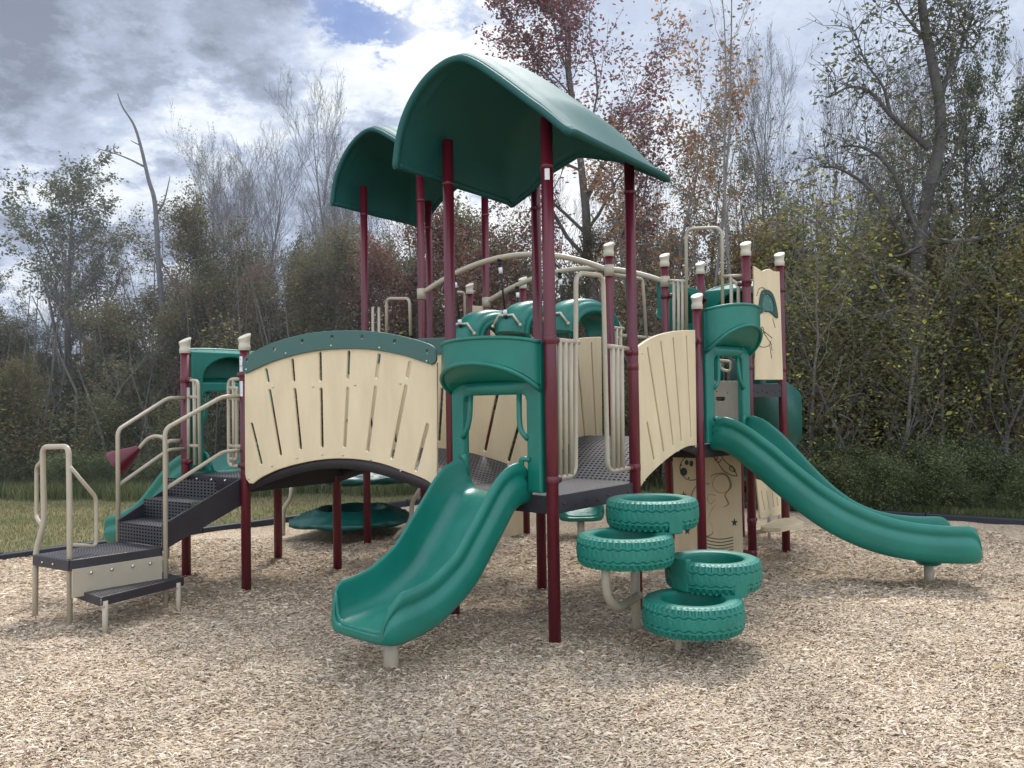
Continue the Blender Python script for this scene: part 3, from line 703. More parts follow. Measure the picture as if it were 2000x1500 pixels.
# ------------------------------------------------------------------ tower art panels
x = lambda px, py: onplane(px, py, I, J, 0)
out = smooth2([x(1466,520), x(1474,525), x(1482,530), x(1490,527), x(1498,526), x(1506,531), x(1516,531)], 4)+[x(1523,742), x(1469,742)]
hp = plate('picture_panel', M['beige'], I, J, out, [], .02, .03, PS, label='tall beige panel engraved with a helicopter')
wz = plate('window_frame', M['dgreen'], I, J, smooth2([x(1480,569), x(1501,575), x(1511,621), x(1497,612), x(1487,608), x(1474,612)], 5, True), [smooth2([x(1484,577), x(1498,582), x(1503,606), x(1481,604)], 4, True)], .014, .047, PS, parent=hp, bevel=.003)
plate('window', M['glass'], I, J, smooth2([x(1483,575), x(1499,580), x(1504,608), x(1480,606)], 4, True), [], .006, .043, PS, parent=hp, bevel=.001)
def engrave(lines, P, Q, off, parent, r=.004, m=None):
    mb = MB()
    for ln, sm in lines:
        pts = [PW(px, py, P, Q, off) for px, py in ln]
        if sm: pts = [Vector(p) for p in smooth2([tuple(p) for p in pts], 5)]
        sweep(mb, pts, r, 6)
    return mb.build('engraving', m or M['line'], None, parent)
engrave([([(1478,578),(1482,565),(1490,562),(1498,569),(1501,576)],1),([(1479,630),(1486,641),(1494,650)],0),([(1491,646),(1508,660)],0),([(1491,649),(1507,673)],0),
         ([(1475,667),(1482,675),(1492,678),(1502,674),(1506,665)],1),([(1475,670),(1474,698)],0),([(1503,672),(1507,700)],0),([(1505,668),(1508,685)],0),
         ([(1488,638),(1491,642),(1491,650),(1488,652),(1487,645),(1488,638)],1),([(1474,615),(1476,628),(1486,643)],1),([(1509,622),(1514,640)],0)], I, J, .0415, hp)
bolt_objs(hp, [PW(*p, I, J, .055) for p in ((1482,571),(1491,573),(1499,577),(1477,590),(1477,606),(1504,590),(1507,606),(1509,617),(1483,606),(1491,607),(1500,610))], .005)
x = lambda px, py: onplane(px, py, H, I, 0)
ap = plate('picture_panel', M['beige'], H, I, [x(1316,878), x(1440,883), x(1448,892), x(1453,1078), x(1321,1076)], [], .02, .02, PS, label='beige panel with planet, rocket, stars and floating figure cut-out')
def star(px, py, s): return [x(px+s*(1 if k%2==0 else .42)*sin(pi*k/5)*.8, py-s*(1 if k%2==0 else .42)*cos(pi*k/5)) for k in range(10)]
inl = MB()
for i, ol in enumerate((star(1338,967,9), star(1437,1020,9), star(1345,1036,9), [x(1338+7*cos(t*pi/8), 921+8*sin(t*pi/8)) for t in range(16)], [x(1344+4*cos(t*pi/8), 903+5*sin(t*pi/8)) for t in range(16)], [x(1353+4*cos(t*pi/8), 905+6*sin(t*pi/8)) for t in range(16)],
        [x(1333+1.6*cos(t*pi/4), 908+2*sin(t*pi/4)) for t in range(8)],[x(1348+1.6*cos(t*pi/4), 933+2*sin(t*pi/4)) for t in range(8)])):
    Vv = [W(H,I,a,z,.0315) for a, z in ol]; inl.add([sum(Vv, Vector())/len(Vv)]+Vv, [(0, k+1, (k+1)%len(Vv)+1) for k in range(len(Vv))], False)
inl.build('inlay', M['dgreen'], None, ap)
ln = [([(1330+0+24+24*cos(radians(t)) if 0 else 1351+23*cos(radians(t)), 914+24*sin(radians(t))) for t in range(0, 361, 20)],1),
      ([(1394,893),(1402,887),(1400,898),(1394,893)],1),([(1400,888),(1404,883),(1412,895)],0),([(1396,898),(1404,903),(1409,897)],1),([(1411,896),(1424,908),(1435,920),(1440,930)],1),([(1400,900),(1412,918),(1428,928),(1440,930)],1),
      ([(1425,911),(1426,918),(1436,921),(1432,912),(1425,909)],1)]
for k in range(5): ln.append(([(1374,1046+6.5*k),(1390,1051+6.5*k),(1410,1053+6.2*k),(1432,1049+6*k)],1))
engrave(ln, H, I, .031, ap, .0045, M['dgreen'])
# floating figure: raised outline of helmet, torso and legs in the same beige sheet
FIG = [x(1409,925), x(1420,928), x(1427,940), x(1428,953), x(1418,966), x(1421,975), x(1424,984), x(1413,990), x(1400,986), x(1390,1000), x(1387,1012), x(1392,1025), x(1395,1038), x(1386,1045), x(1376,1040), x(1368,1015), x(1360,990), x(1355,970), x(1362,952), x(1376,944), x(1389,945), x(1392,930)]
ca, cz = x(1393,985)
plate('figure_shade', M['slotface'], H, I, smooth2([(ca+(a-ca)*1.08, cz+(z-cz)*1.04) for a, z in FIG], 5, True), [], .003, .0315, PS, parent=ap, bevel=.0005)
fg = plate('figure_relief', M['beige'], H, I, smooth2([x(1409,925), x(1420,928), x(1427,940), x(1428,953), x(1418,966), x(1421,975), x(1424,984), x(1413,990), x(1400,986), x(1390,1000), x(1387,1012), x(1392,1025), x(1395,1038), x(1386,1045), x(1376,1040), x(1368,1015), x(1360,990), x(1355,970), x(1362,952), x(1376,944), x(1389,945), x(1392,930)], 5, True), [], .012, .0365, PS, parent=ap, bevel=.004)
engrave([([(1409+17*cos(radians(t)), 945+18*sin(radians(t))) for t in range(0, 361, 24)],1),([(1398,968),(1386,966),(1382,975),(1388,984),(1397,976)],1)], H, I, .0425, ap, .0032, M['slotface'])
# riser panel between lower and upper deck of the tower
x = lambda px, py: onplane(px, py, H, I, 0)
plate('riser_panel', M['tan'], H, I, [x(1396,744), x(1452,744), x(1452,866), x(1396,866)], [slot(*x(1402,779), *x(1414,779), .022)], .02, .0, PS, label='tan riser panel with a hand hole', bevel=.003)
plate('riser_panel', M['tan'], H, I, [x(1312,748), x(1394,744), x(1394,866), x(1313,866)], [], .02, .004, PS, label='tan riser panel beside the hand-hole one', bevel=.003)
mb = MB(); tube(mb, [PW(1404,704,H,I,.05), PW(1409,722,H,I,.05), PW(1427,726,H,I,.05), PW(1428,706,H,I,.05), PW(1404,704,H,I,.05)], .016, .04); mb.build('hand_loop', M['cap'], PS, label='small pale hand loop inside the tower')
# rear beige panel between the two back posts
x = lambda px, py: onplane(px, py, NN, MM, 0)
w_ = sqrt((MM[0]-NN[0])**2+(MM[1]-NN[1])**2)
plate('picture_panel', M['beige'], NN, MM, [(.06,1.9),(w_-.06,1.9),(w_-.06,2.62),(w_*.75,2.78),(w_*.5,2.92),(w_*.25,3.03),(.06,3.06)], [], .02, 0, PS, label='plain beige panel with a sloping top behind the hanging climber')
plate('skirt_panel', M['beige'], (-.14,10.3), (.13,10.55), [(.0,.02),(.34,.02),(.34,.50),(.0,.50)], [], .02, 0, PS, label='small low beige panel under the front deck', bevel=.003)
# bench seat under the tower
bs = MB(); x0_, x1_ = Vector((I[0],I[1],0)), Vector((J[0],J[1],0)); uu = (x1_-x0_).normalized(); nn_ = Vector((uu.y,-uu.x,0))
zseat = .36
def rounded(c, r, z0, z1, mb):
    pts = fillet(list(c)+[c[0], c[1]], r, 5); pts = pts[7:]; V = [Vector((p.x,p.y,z0)) for p in pts]+[Vector((p.x,p.y,z1)) for p in pts]; n = len(pts)
    mb.add(V, [(k,(k+1)%n,n+(k+1)%n,n+k) for k in range(n)], False); mb.add(V[n:], [tuple(range(n))], False); mb.add(V[:n], [tuple(range(n))[::-1]], False)
seat_c = [atz(1483,1030,zseat+.02), atz(1524,1032,zseat+.02), atz(1573,1021,zseat+.02), atz(1548,1007,zseat+.02), atz(1505,1018,zseat+.02)]
rounded(seat_c, .08, zseat-.02, zseat+.02, bs)
bo = bs.build('bench_seat', M['beige'], PS, label='beige bench seat under the right tower', bevel=.008)
mb = MB(); sweep(mb, [(I[0],I[1],zseat-.04), tuple(x0_+uu*.25+nn_*.05+Vector((0,0,zseat-.04)))], .022, 10); sweep(mb, [(J[0],J[1],zseat-.04), tuple(x1_-uu*.2+nn_*.05+Vector((0,0,zseat-.04)))], .022, 10)
q = atz(1503,1055,0); sweep(mb, [(q.x,q.y,-.1),(q.x,q.y,zseat-.02)], .02, 10); mb.build('support', M['tan'], None, bo)
o2 = .62
P2_, Q2b = tuple((x0_-nn_*.02)[:2]), tuple((x1_-nn_*.02)[:2]); P2_ = (P2_[0]-.0, P2_[1]+.25); Q2b = (Q2b[0]+.0, Q2b[1]+.25)
x = lambda px, py: onplane(px, py, P2_, Q2b, 0)
out = [x(1484,1013), x(1541,1003), x(1540,975), x(1530,955), x(1476,935)]
sl = []
for a, b in (((1486,960),(1492,996)),((1496,960),(1501,994)),((1507,962),(1510,991)),((1516,972),(1518,988))): p, q = x(*a), x(*b); sl.append(slot(*p, *q, .008))
bk = plate('backrest', M['beige'], P2_, Q2b, out, sl, .02, 0, PS, parent=bo)
bk.location = (0,0,0)
mb = MB()
for px in (1503, 1523): sweep(mb, [PW(px,1005,P2_,Q2b,0), PW(px,1022,P2_,Q2b,.02)], .018, 8)
mb.build('bracket', M['tan'], None, bk)
# ------------------------------------------------------------------ tyre climber
TC = thing('tyre_climber', 'climber of four stacked green moulded tyres on tan poles in front of the play structure', 'climber', (1.1,5.6,0))
def tyre(cx, cy, zb, label, rot):
    R = .343; fs = .975; h = .205; na = 288; 
    prof = [(.215,.03,0),(.215,.10,0),(.213,.175,0),(.216,.192,0),(.223,.199,0),(.245,.203,0),(.275,.205,0),(.300,.203,0),(.306,.200,1),(.322,.195,1),(.331,.186,2),(.336,.172,2),(.338,.166,2),(.3385,.158,0),(.339,.150,3),(.340,.142,3),(.341,.134,3),(.342,.120,0),(.343,.105,0),(.343,.095,0),(.342,.082,0),(.341,.068,4),(.340,.060,4),(.339,.052,4),(.3385,.045,0),(.338,.038,2),(.336,.031,2),(.331,.018,2),(.320,.008,1),(.300,.002,0),(.26,.0,0),(.23,.01,0)]
    m = len(prof); V = []
    for k in range(na):
        a = 2*pi*k/na; 
        blk = ((k*48/na) % 1.0) < .5
        zig = abs(((k*32/na) % 1.0)-.5)*2
        for r, z, t in prof:
            rr = r
            if t == 2 and not blk: rr -= .014
            if t == 1 and not blk: z -= .004
            zz = z
            if t in (3, 4): zz = z + .010*(min(1,max(0,zig*2.4-.7))-.5)
            if t in (3, 4) and (abs(r-.340) < 1e-6): rr -= .009
            if t == 0 and .085 < z < .13 and r > .33: rr -= .004*(((k*52/na) % 1.0) < .2)
            V.append((cx+rr*fs*cos(a+rot), cy+rr*fs*sin(a+rot), zb+zz))
    Fc = [(i*m+k, ((i+1)%na)*m+k, ((i+1)%na)*m+(k+1)%m, i*m+(k+1)%m) for i in range(na) for k in range(m)]
    mb = MB(); mb.add(V, Fc)
    # inner floor of the moulded step
    n = 40; Vf = [(cx, cy, zb+.05)]+[(cx+.216*cos(2*pi*k/n), cy+.216*sin(2*pi*k/n), zb+.05) for k in range(n)]
    mb.add(Vf, [(0,k+1,(k+1)%n+1) for k in range(n)], False)
    me_o = mb.build('tyre', M['tire'], TC, label=label)
    es = me_o.modifiers.new('split', 'EDGE_SPLIT'); es.split_angle = radians(38)
    return me_o
T1=(1.17,5.44,.195); T2=(1.395,5.80,.39); T3=(.757,5.63,.592); T4=(1.0,5.96,.795)
tyre(*T1, 'lowest green tyre step', .1); tyre(*T2, 'second lowest green tyre step, on the right', .4); tyre(*T3, 'second highest green tyre step, on the left', .8); tyre(*T4, 'highest green tyre step', 1.3)
def link(T_, ang, z0, z1, w_, label):
    """flat moulded pilaster that joins an upper tyre to the one below"""
    mb = MB(); e_ = Vector((cos(radians(ang)), sin(radians(ang)), 0)); t_ = Vector((-e_.y, e_.x, 0)); c = Vector((T_[0], T_[1], 0))+e_*.29
    n_ = 9; aw = w_/.34; V_ = []
    for r_ in (.28, .3335):
        for z_ in (z0, z1):
            V_ += [(T_[0]+r_*cos(radians(ang)+aw*(2*k/(n_-1)-1)), T_[1]+r_*sin(radians(ang)+aw*(2*k/(n_-1)-1)), z_) for k in range(n_)]
    q_ = lambda a_, b_, k: (a_*n_+k, a_*n_+k+1, b_*n_+k+1, b_*n_+k)
    F_ = [f for k in range(n_-1) for f in (q_(2,3,k), q_(1,0,k), q_(3,1,k), q_(0,2,k))]+[(0,2*n_,3*n_,n_),(n_-1,2*n_-1,4*n_-1,3*n_-1)]
    mb.add(V_, F_, False); mb.build('link_block', M['tire'], TC, label=label, bevel=.01)
link(T2, -70, .375, .51, .055, 'moulded rib under the second lowest tyre'); link(T4, -70, .78, .92, .055, 'moulded rib under the highest tyre'); link(T2, 212, .40, .62, .085, 'moulded block between the two middle tyres')
q = atz(1243,1237,0)
mb = MB(); sweep(mb, [(q.x,q.y,-.1),(q.x,q.y,.7)], .034, 16); mb.build('support_pole', M['tan'], TC, label='upright tan support pole')
mb = MB(); tube(mb, [at(1183,1105,5.5), at(1184,1165,5.55), at(1206,1190,5.65), at(1248,1162,q.y)], .03, .09, 14); mb.build('bent_pole', M['tan'], TC, label='bent tan pipe under the left tyre')
q = atz(1325,1281,0); mb = MB(); sweep(mb, [(q.x,q.y,-.1),(q.x,q.y,.12),(q.x,q.y,.24)], [.02,.026,.034], 14); mb.build('support_pole', M['tan'], TC, label='short tapered tan stub under the lowest tyre')
# ------------------------------------------------------------------ pod climber behind
PC = thing('pod_climber', 'two broad dark green rippled pod steps on bent tan pipes behind the maroon posts', 'climber', (-2.1,10.7,0))
def pod(cx, cy, z, rx, ry, rot, label, seed):
    r_ = random.Random(seed); ph = [r_.uniform(0, 6.28) for _ in range(5)]; n = 96
    rings = [(.50,-.06),(.52,.0),(.55,.115),(.57,.125),(.63,.118),(.655,.092),(.70,.09),(.725,.066),(.78,.064),(.805,.04),(.86,.037),(.885,.014),(.96,.005),(1.0,-.01),(1.0,-.05),(.92,-.08),(.7,-.11),(.5,-.12)]
    V = []; m = len(rings)
    for k in range(n):
        a = 2*pi*k/n; w = .018*sin(5*a+ph[0])+.014*sin(9*a+ph[1])+.014*sin(19*a+ph[2])
        for i, (q, h) in enumerate(rings):
            f = q*(1+w*(q**2)*1.3+.012*sin(23*a+ph[3]+i))
            V.append((cx+rx*f*cos(a)*cos(rot)-ry*f*sin(a)*sin(rot), cy+rx*f*cos(a)*sin(rot)+ry*f*sin(a)*cos(rot), z+.02+h*.95+.012*sin(7*a+ph[4]+i*.7)*q))
    mb = MB(); mb.add(V, [(k*m+i, ((k+1)%n)*m+i, ((k+1)%n)*m+i+1, k*m+i+1) for k in range(n) for i in range(m-1)])
    c = [V[k*m] for k in range(n)]; mb.add([(cx, cy, z-.06)]+c, [(0, (k+1)%n+1, k+1) for k in range(n)])
    mb.build('pod_step', M['pod'], PC, label=label)
pod(-2.12, 10.85, .22, .80, .86, -.2, 'lower rippled green pod', 3); pod(-1.98, 10.95, .77, .86, .86, -.15, 'upper rippled green pod', 5)
mb = MB(); tube(mb, [at(569,945,10.9), at(569,972,10.9), at(553,995,11.0), at(553,1050,11.0)], .03, .08); mb.build('bent_pipe', M['tan'], PC)
mb = MB(); tube(mb, [at(668,958,11.1), at(655,970,11.1), at(653,1000,11.1)], .03, .08); mb.build('bent_pipe', M['tan'], PC)
mb = MB(); tube(mb, [at(822,955,10.3), at(805,978,10.4), at(803,1020,10.4), at(775,1045,10.3), at(765,1060,10.3)], .03, .1)
mb.build('bent_pipe', M['tan'], PC)
# ------------------------------------------------------------------ ground
def noise_bump(m, vec, scale, dist, strength=.6):
    n = N(m, 'ShaderNodeTexNoise', Scale=scale, Detail=8, Roughness=.7); L(m, vec, n.inputs['Vector'])
    b = N(m, 'ShaderNodeBump', Strength=strength, Distance=dist); L(m, n.outputs[0], b.inputs['Height']); return b
def lawn_mat():
    m = mat('dry_lawn', (.1,.1,.05), .9, .2); b = bsdf(m); tc = N(m, 'ShaderNodeTexCoord')
    n1 = N(m, 'ShaderNodeTexNoise', Scale=.45, Detail=6, Roughness=.6); L(m, tc.outputs['Object'], n1.inputs['Vector'])
    n2 = N(m, 'ShaderNodeTexNoise', Scale=14, Detail=10, Roughness=.8); L(m, tc.outputs['Object'], n2.inputs['Vector'])
    ad = N(m, 'ShaderNodeMath', operation='MULTIPLY_ADD'); L(m, n2.outputs[0], ad.inputs[0]); ad.inputs[1].default_value = .5
    L(m, n1.outputs[0], ad.inputs[2])
    cr = N(m, 'ShaderNodeValToRGB'); L(m, ad.outputs[0], cr.inputs[0]); e = cr.color_ramp
    e.elements[0].position = .52; e.elements[0].color = (.085,.10,.042,1); e.elements[1].position = .95; e.elements[1].color = (.27,.21,.12,1)
    el = e.elements.new(.72); el.color = (.165,.15,.078,1)
    L(m, cr.outputs[0], b.inputs['Base Color']); bp = noise_bump(m, tc.outputs['Object'], 60, .02); L(m, bp.outputs[0], b.inputs['Normal']); return m
def mulch_mat():
    m = mat('wood_chip_mulch', (.3,.22,.15), .85, .2); b = bsdf(m); tc = N(m, 'ShaderNodeTexCoord')
    outs = []; hs = []
    for k, (rz, sc) in enumerate(((.3,(95,30,40)),(1.4,(95,30,40)),(2.3,(80,26,40)))):
        mp = N(m, 'ShaderNodeMapping'); mp.inputs['Rotation'].default_value = (0,0,rz); mp.inputs['Scale'].default_value = sc
        nd = N(m, 'ShaderNodeTexNoise', Scale=3+k, Detail=2); L(m, tc.outputs['Object'], nd.inputs['Vector'])
        va = N(m, 'ShaderNodeVectorMath', operation='MULTIPLY_ADD'); L(m, nd.outputs['Color'], va.inputs[0]); va.inputs[1].default_value = (.25,.25,0); L(m, tc.outputs['Object'], va.inputs[2])
        L(m, va.outputs[0], mp.inputs['Vector'])
        v = N(m, 'ShaderNodeTexVoronoi', Scale=1.0); L(m, mp.outputs[0], v.inputs['Vector'])
        sx = N(m, 'ShaderNodeSeparateColor'); L(m, v.outputs['Color'], sx.inputs[0]); outs.append(sx.outputs[0]); hs.append(v.outputs['Distance'])
    mx = N(m, 'ShaderNodeMath', operation='MAXIMUM'); L(m, outs[0], mx.inputs[0]); L(m, outs[1], mx.inputs[1])
    m2 = N(m, 'ShaderNodeMath', operation='MULTIPLY'); L(m, mx.outputs[0], m2.inputs[0]); L(m, outs[2], m2.inputs[1])
    m3 = N(m, 'ShaderNodeMath', operation='ADD'); L(m, m2.outputs[0], m3.inputs[0]); L(m, outs[0], m3.inputs[1])
    cr = N(m, 'ShaderNodeValToRGB'); L(m, m3.outputs[0], cr.inputs[0]); e = cr.color_ramp
    e.elements[0].position = .1; e.elements[0].color = (.22,.16,.105,1); e.elements[1].position = 1; e.elements[1].color = (.62,.49,.345,1)
    e.elements.new(.5).color = (.42,.32,.22,1)
    nl = N(m, 'ShaderNodeTexNoise', Scale=.7, Detail=4); L(m, tc.outputs['Object'], nl.inputs['Vector'])
    rr = N(m, 'ShaderNodeMapRange'); L(m, nl.outputs[0], rr.inputs[0]); rr.inputs[1].default_value=.3; rr.inputs[2].default_value=.7; rr.inputs[3].default_value=.85; rr.inputs[4].default_value=1.15
    mu = N(m, 'ShaderNodeMix', data_type='RGBA', blend_type='MULTIPLY'); mu.inputs[0].default_value = 1; L(m, cr.outputs[0], mu.inputs[6]); L(m, rr.outputs[0], mu.inputs[7])
    L(m, mu.outputs[2], b.inputs['Base Color'])
    bp = N(m, 'ShaderNodeBump', Strength=.9, Distance=.015); L(m, m3.outputs[0], bp.inputs['Height']); L(m, bp.outputs[0], b.inputs['Normal']); return m
g = MB(); S = 400; g.add([(-S,-S,-.034),(S,-S,-.034),(S,S,-.034),(-S,S,-.034)], [(0,1,2,3)], False)
go = g.build('ground', lawn_mat(), None); go['kind'] = 'structure'
# border corners of the mulch bed
bl = [atz(-300,1140,0), atz(0,1096,0), atz(500,1026,0), atz(800,986,0)]
dl = (Vector((bl[3].x,bl[3].y,0))-Vector((bl[1].x,bl[1].y,0))).normalized()
r0_ = atz(1640,1003,0); r1_ = atz(2000,1026,0)
dr = (r1_-r0_).normalized()
# intersection of both border lines
def isect(p, d, q, e_):
    dd = d.x*e_.y-d.y*e_.x; t = ((q.x-p.x)*e_.y-(q.y-p.y)*e_.x)/dd; return p+d*t
corner = isect(bl[1], dl, r0_, dr)
Lend = corner-dl*16; Rend = corner+dr*14
FEET = [A,B,Ap,Bp,Cc,D,Fp,E,G,Lp,H,I,J,K,Q1,Q2,Q3,Q4,MM,NN,(-.80,5.27),(3.83,7.62),(.91,5.98),(1.10,5.43),(-3.88,6.66),(-3.46,6.41),(-3.0,6.93)]
def relief(X, Y):
    z = .012*np.sin(X*1.7+.5)*np.cos(Y*1.3+1)+.008*np.sin(X*4.1+Y*2.7)+.006*np.sin(X*7.3-Y*6.1)
    for (a, b, h, s) in ((-1.2,4.7,-.022,.38),(4.45,7.55,-.02,.4),(3.5,7.35,-.03,.5),(3.0,6.9,.02,.5),(-1.0,4.8,.015,.6),(2.3,7.0,.02,.6),(-.2,9.6,.035,.9),(-1.3,4.6,-.01,.4)): z = z+h*np.exp(-((X-a)**2+(Y-b)**2)/s**2)
    for k_, (a, b) in enumerate(FEET):
        r2_ = (X-a)**2+(Y-b)**2; z = z+.03*np.exp(-r2_/.16**2)*(1 if k_%3 else .5)-.012*np.exp(-((np.sqrt(r2_)-.34)/.12)**2)
    return np.maximum(z, -.02+.25*(z+.02))
# mulch sheet: grid spanned by the two border directions
ng = 300; V = []; 
for i in range(ng+1):
    for j in range(ng+1):
        p = corner - dl*(16*i/ng) + dr*(14*j/ng); z = float(relief(p.x, p.y)); e_ = min(i, j); V.append((p.x, p.y, z if e_ > 0 else -.01))
mb = MB(); mb.add(V, [(i*(ng+1)+j, i*(ng+1)+j+1, (i+1)*(ng+1)+j+1, (i+1)*(ng+1)+j) for i in range(ng) for j in range(ng)])
mo = mb.build('mulch_bed', mulch_mat(), None); mo['kind'] = 'structure'
# loose chips
def vnorm(a): return a/np.maximum(1e-9, np.linalg.norm(a, axis=-1, keepdims=True))
def attr_mat(name, rough=.8, trans=0, tint=None, spec=.2):
    m = mat(name, (.3,.3,.3), rough, spec); b = bsdf(m); a = N(m, 'ShaderNodeAttribute', attribute_name='Col')
    L(m, a.outputs['Color'], b.inputs['Base Color'])
    if trans:
        tr = N(m, 'ShaderNodeBsdfTranslucent'); mul = N(m, 'ShaderNodeMix', data_type='RGBA', blend_type='MULTIPLY'); mul.inputs[0].default_value = 1
        L(m, a.outputs['Color'], mul.inputs[6]); mul.inputs[7].default_value = (1.2,1.15,.95,1); L(m, mul.outputs[2], tr.inputs['Color'])
        mx = N(m, 'ShaderNodeMixShader'); mx.inputs[0].default_value = trans; L(m, b.outputs[0], mx.inputs[1]); L(m, tr.outputs[0], mx.inputs[2])
        L(m, mx.outputs[0], m.node_tree.nodes['Material Output'].inputs['Surface'])
    return m
def np_mesh(name, V, Fq, colr, mats, fm=None, smooth=False):
    """V (n,3), Fq (m,4) quads, colr (n,3)"""
    me = bpy.data.meshes.new(name); n = len(V); m = len(Fq)
    me.vertices.add(n); me.vertices.foreach_set('co', V.astype(np.float32).ravel())
    me.loops.add(m*4); me.loops.foreach_set('vertex_index', Fq.astype(np.int32).ravel())
    me.polygons.add(m); me.polygons.foreach_set('loop_start', np.arange(0, m*4, 4, dtype=np.int32)); me.polygons.foreach_set('loop_total', np.full(m, 4, dtype=np.int32))
    for q in mats: me.materials.append(q)
    if fm is not None: me.polygons.foreach_set('material_index', fm.astype(np.int32))
    me.polygons.foreach_set('use_smooth', np.full(m, smooth))
    me.update(calc_edges=True)
    if colr is not None:
        a = me.color_attributes.new('Col', 'FLOAT_COLOR', 'POINT'); c = np.ones((n,4), dtype=np.float32); c[:, :3] = colr if name == 'wood_chips' else np.clip(colr*1.38+.012, 0, .75); a.data.foreach_set('color', c.ravel())
    return me
def chips(n, rx, ry, size):
    X = rng.uniform(*rx, n); Y = rng.uniform(*ry, n)
    ln = rng.gamma(5, size/5, n)*.5; wd = ln*rng.uniform(.09,.24,n)+.001; th = rng.uniform(0, 2*pi, n); th = np.where(rng.random(n) < .55, rng.normal(.15,.5,n), th)
    tx = rng.normal(0,.2,n); ty = rng.normal(0,.38,n); cl = rng.normal(0,.18,n)*ln
    d = np.stack([np.cos(th), np.sin(th), tx], 1); s = np.stack([-np.sin(th), np.cos(th), ty], 1)
    Z = relief(X, Y)+.004+rng.uniform(0,.012,n); c = np.stack([X, Y, Z], 1)
    t1 = rng.uniform(.25,1,n)
    P = [c-d*ln[:,None]-s*(wd*t1)[:,None], c-d*ln[:,None]+s*(wd*t1)[:,None], c-s*wd[:,None]+np.stack([0*cl,0*cl,cl],1), c+s*wd[:,None]+np.stack([0*cl,0*cl,cl],1), c+d*ln[:,None]-s*(wd*.5)[:,None], c+d*ln[:,None]+s*(wd*.5)[:,None]]
    V = np.stack(P, 1).reshape(-1, 3); b = np.arange(n)[:,None]*6
    Fq = np.concatenate([b+np.array([[0,2,3,1]]), b+np.array([[2,4,5,3]])], 0)
    pal = np.array([[.64,.50,.352],[.545,.42,.29],[.73,.61,.465],[.44,.335,.23],[.61,.505,.39],[.30,.225,.155],[.55,.47,.385]])
    w = np.array([.27,.24,.16,.12,.12,.03,.06]); ci = rng.choice(len(pal), n, p=w); cc = pal[ci]*rng.uniform(.8,1.2,(n,1)); pt = 1+.07*np.sin(X*1.9+1.2*np.sin(Y*1.1))*np.sin(Y*2.3+.8*np.sin(X*1.7))+.05*np.sin(X*5.1+Y*3.3+2*np.sin(Y*2))
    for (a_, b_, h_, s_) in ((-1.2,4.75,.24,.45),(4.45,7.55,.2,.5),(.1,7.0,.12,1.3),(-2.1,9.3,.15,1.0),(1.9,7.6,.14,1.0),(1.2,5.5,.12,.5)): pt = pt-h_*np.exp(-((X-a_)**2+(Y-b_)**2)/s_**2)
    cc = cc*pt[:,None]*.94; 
    return V, Fq, np.repeat(cc, 6, 0)
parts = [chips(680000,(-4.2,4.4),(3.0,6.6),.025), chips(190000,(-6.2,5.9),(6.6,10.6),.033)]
def inside(V, F_, C_):
    return V, F_, C_
Vs = []; Fs = []; Cs = []; o_ = 0
for V_, F_, C_ in parts:
    n = len(V_)//6; cen = V_.reshape(n,6,3)[:,2,:2]
    # keep chips inside the two border lines
    nl_ = np.array([dl.y,-dl.x]); nr_ = np.array([-dr.y, dr.x]); cc = np.array([corner.x, corner.y])
    s1 = (cen-cc)@nl_; s2 = (cen-cc)@nr_; 
    sg1 = np.sign((np.array([0,5.])-cc)@nl_); sg2 = np.sign((np.array([0,5.])-cc)@nr_)
    k = (s1*sg1 > .06) & (s2*sg2 > .06)
    kv = np.repeat(k, 6); V_ = V_[kv]; C_ = C_[kv]; n2 = int(k.sum()); b = np.arange(n2)[:,None]*6
    F_ = np.concatenate([b+np.array([[0,2,3,1]]), b+np.array([[2,4,5,3]])], 0)
    Vs.append(V_); Fs.append(F_+o_); Cs.append(C_); o_ += len(V_)
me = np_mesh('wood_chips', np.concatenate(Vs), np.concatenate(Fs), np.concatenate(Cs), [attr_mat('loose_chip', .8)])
wo = bpy.data.objects.new('wood_chips', me); col.objects.link(wo); wo['kind'] = 'stuff'; wo['label'] = 'pale tan wood chips covering the playground bed'; wo['category'] = 'wood chips'
# fallen leaves lying on the chips
R9 = np.random.default_rng(77); nf = 420; Xf = R9.uniform(-6,6,nf); Yf = R9.uniform(3.2,10.5,nf); cf = np.stack([Xf,Yf,relief(Xf,Yf)+.022],1)
af = vnorm(np.stack([R9.normal(size=nf),R9.normal(size=nf),R9.normal(0,.2,nf)],1))*R9.uniform(.012,.026,(nf,1)); bf = vnorm(np.cross(af, np.stack([R9.normal(0,.25,nf),R9.normal(0,.25,nf),np.ones(nf)],1)))*R9.uniform(.009,.018,(nf,1))
pf9 = np.array([[.20,.09,.04],[.14,.06,.035],[.30,.20,.06],[.10,.06,.04]])[R9.integers(0,4,nf)]
mf = np_mesh('fallen_leaves', np.stack([cf-af, cf-bf, cf+af, cf+bf],1).reshape(-1,3), np.arange(4*nf).reshape(nf,4), np.repeat(pf9,4,0), [attr_mat('fallen_leaf', .7)])
of_ = bpy.data.objects.new('fallen_leaves', mf); col.objects.link(of_); of_['kind'] = 'stuff'; of_['label'] = 'scattered brown and yellow leaves fallen on the wood chips'; of_['category'] = 'leaves'
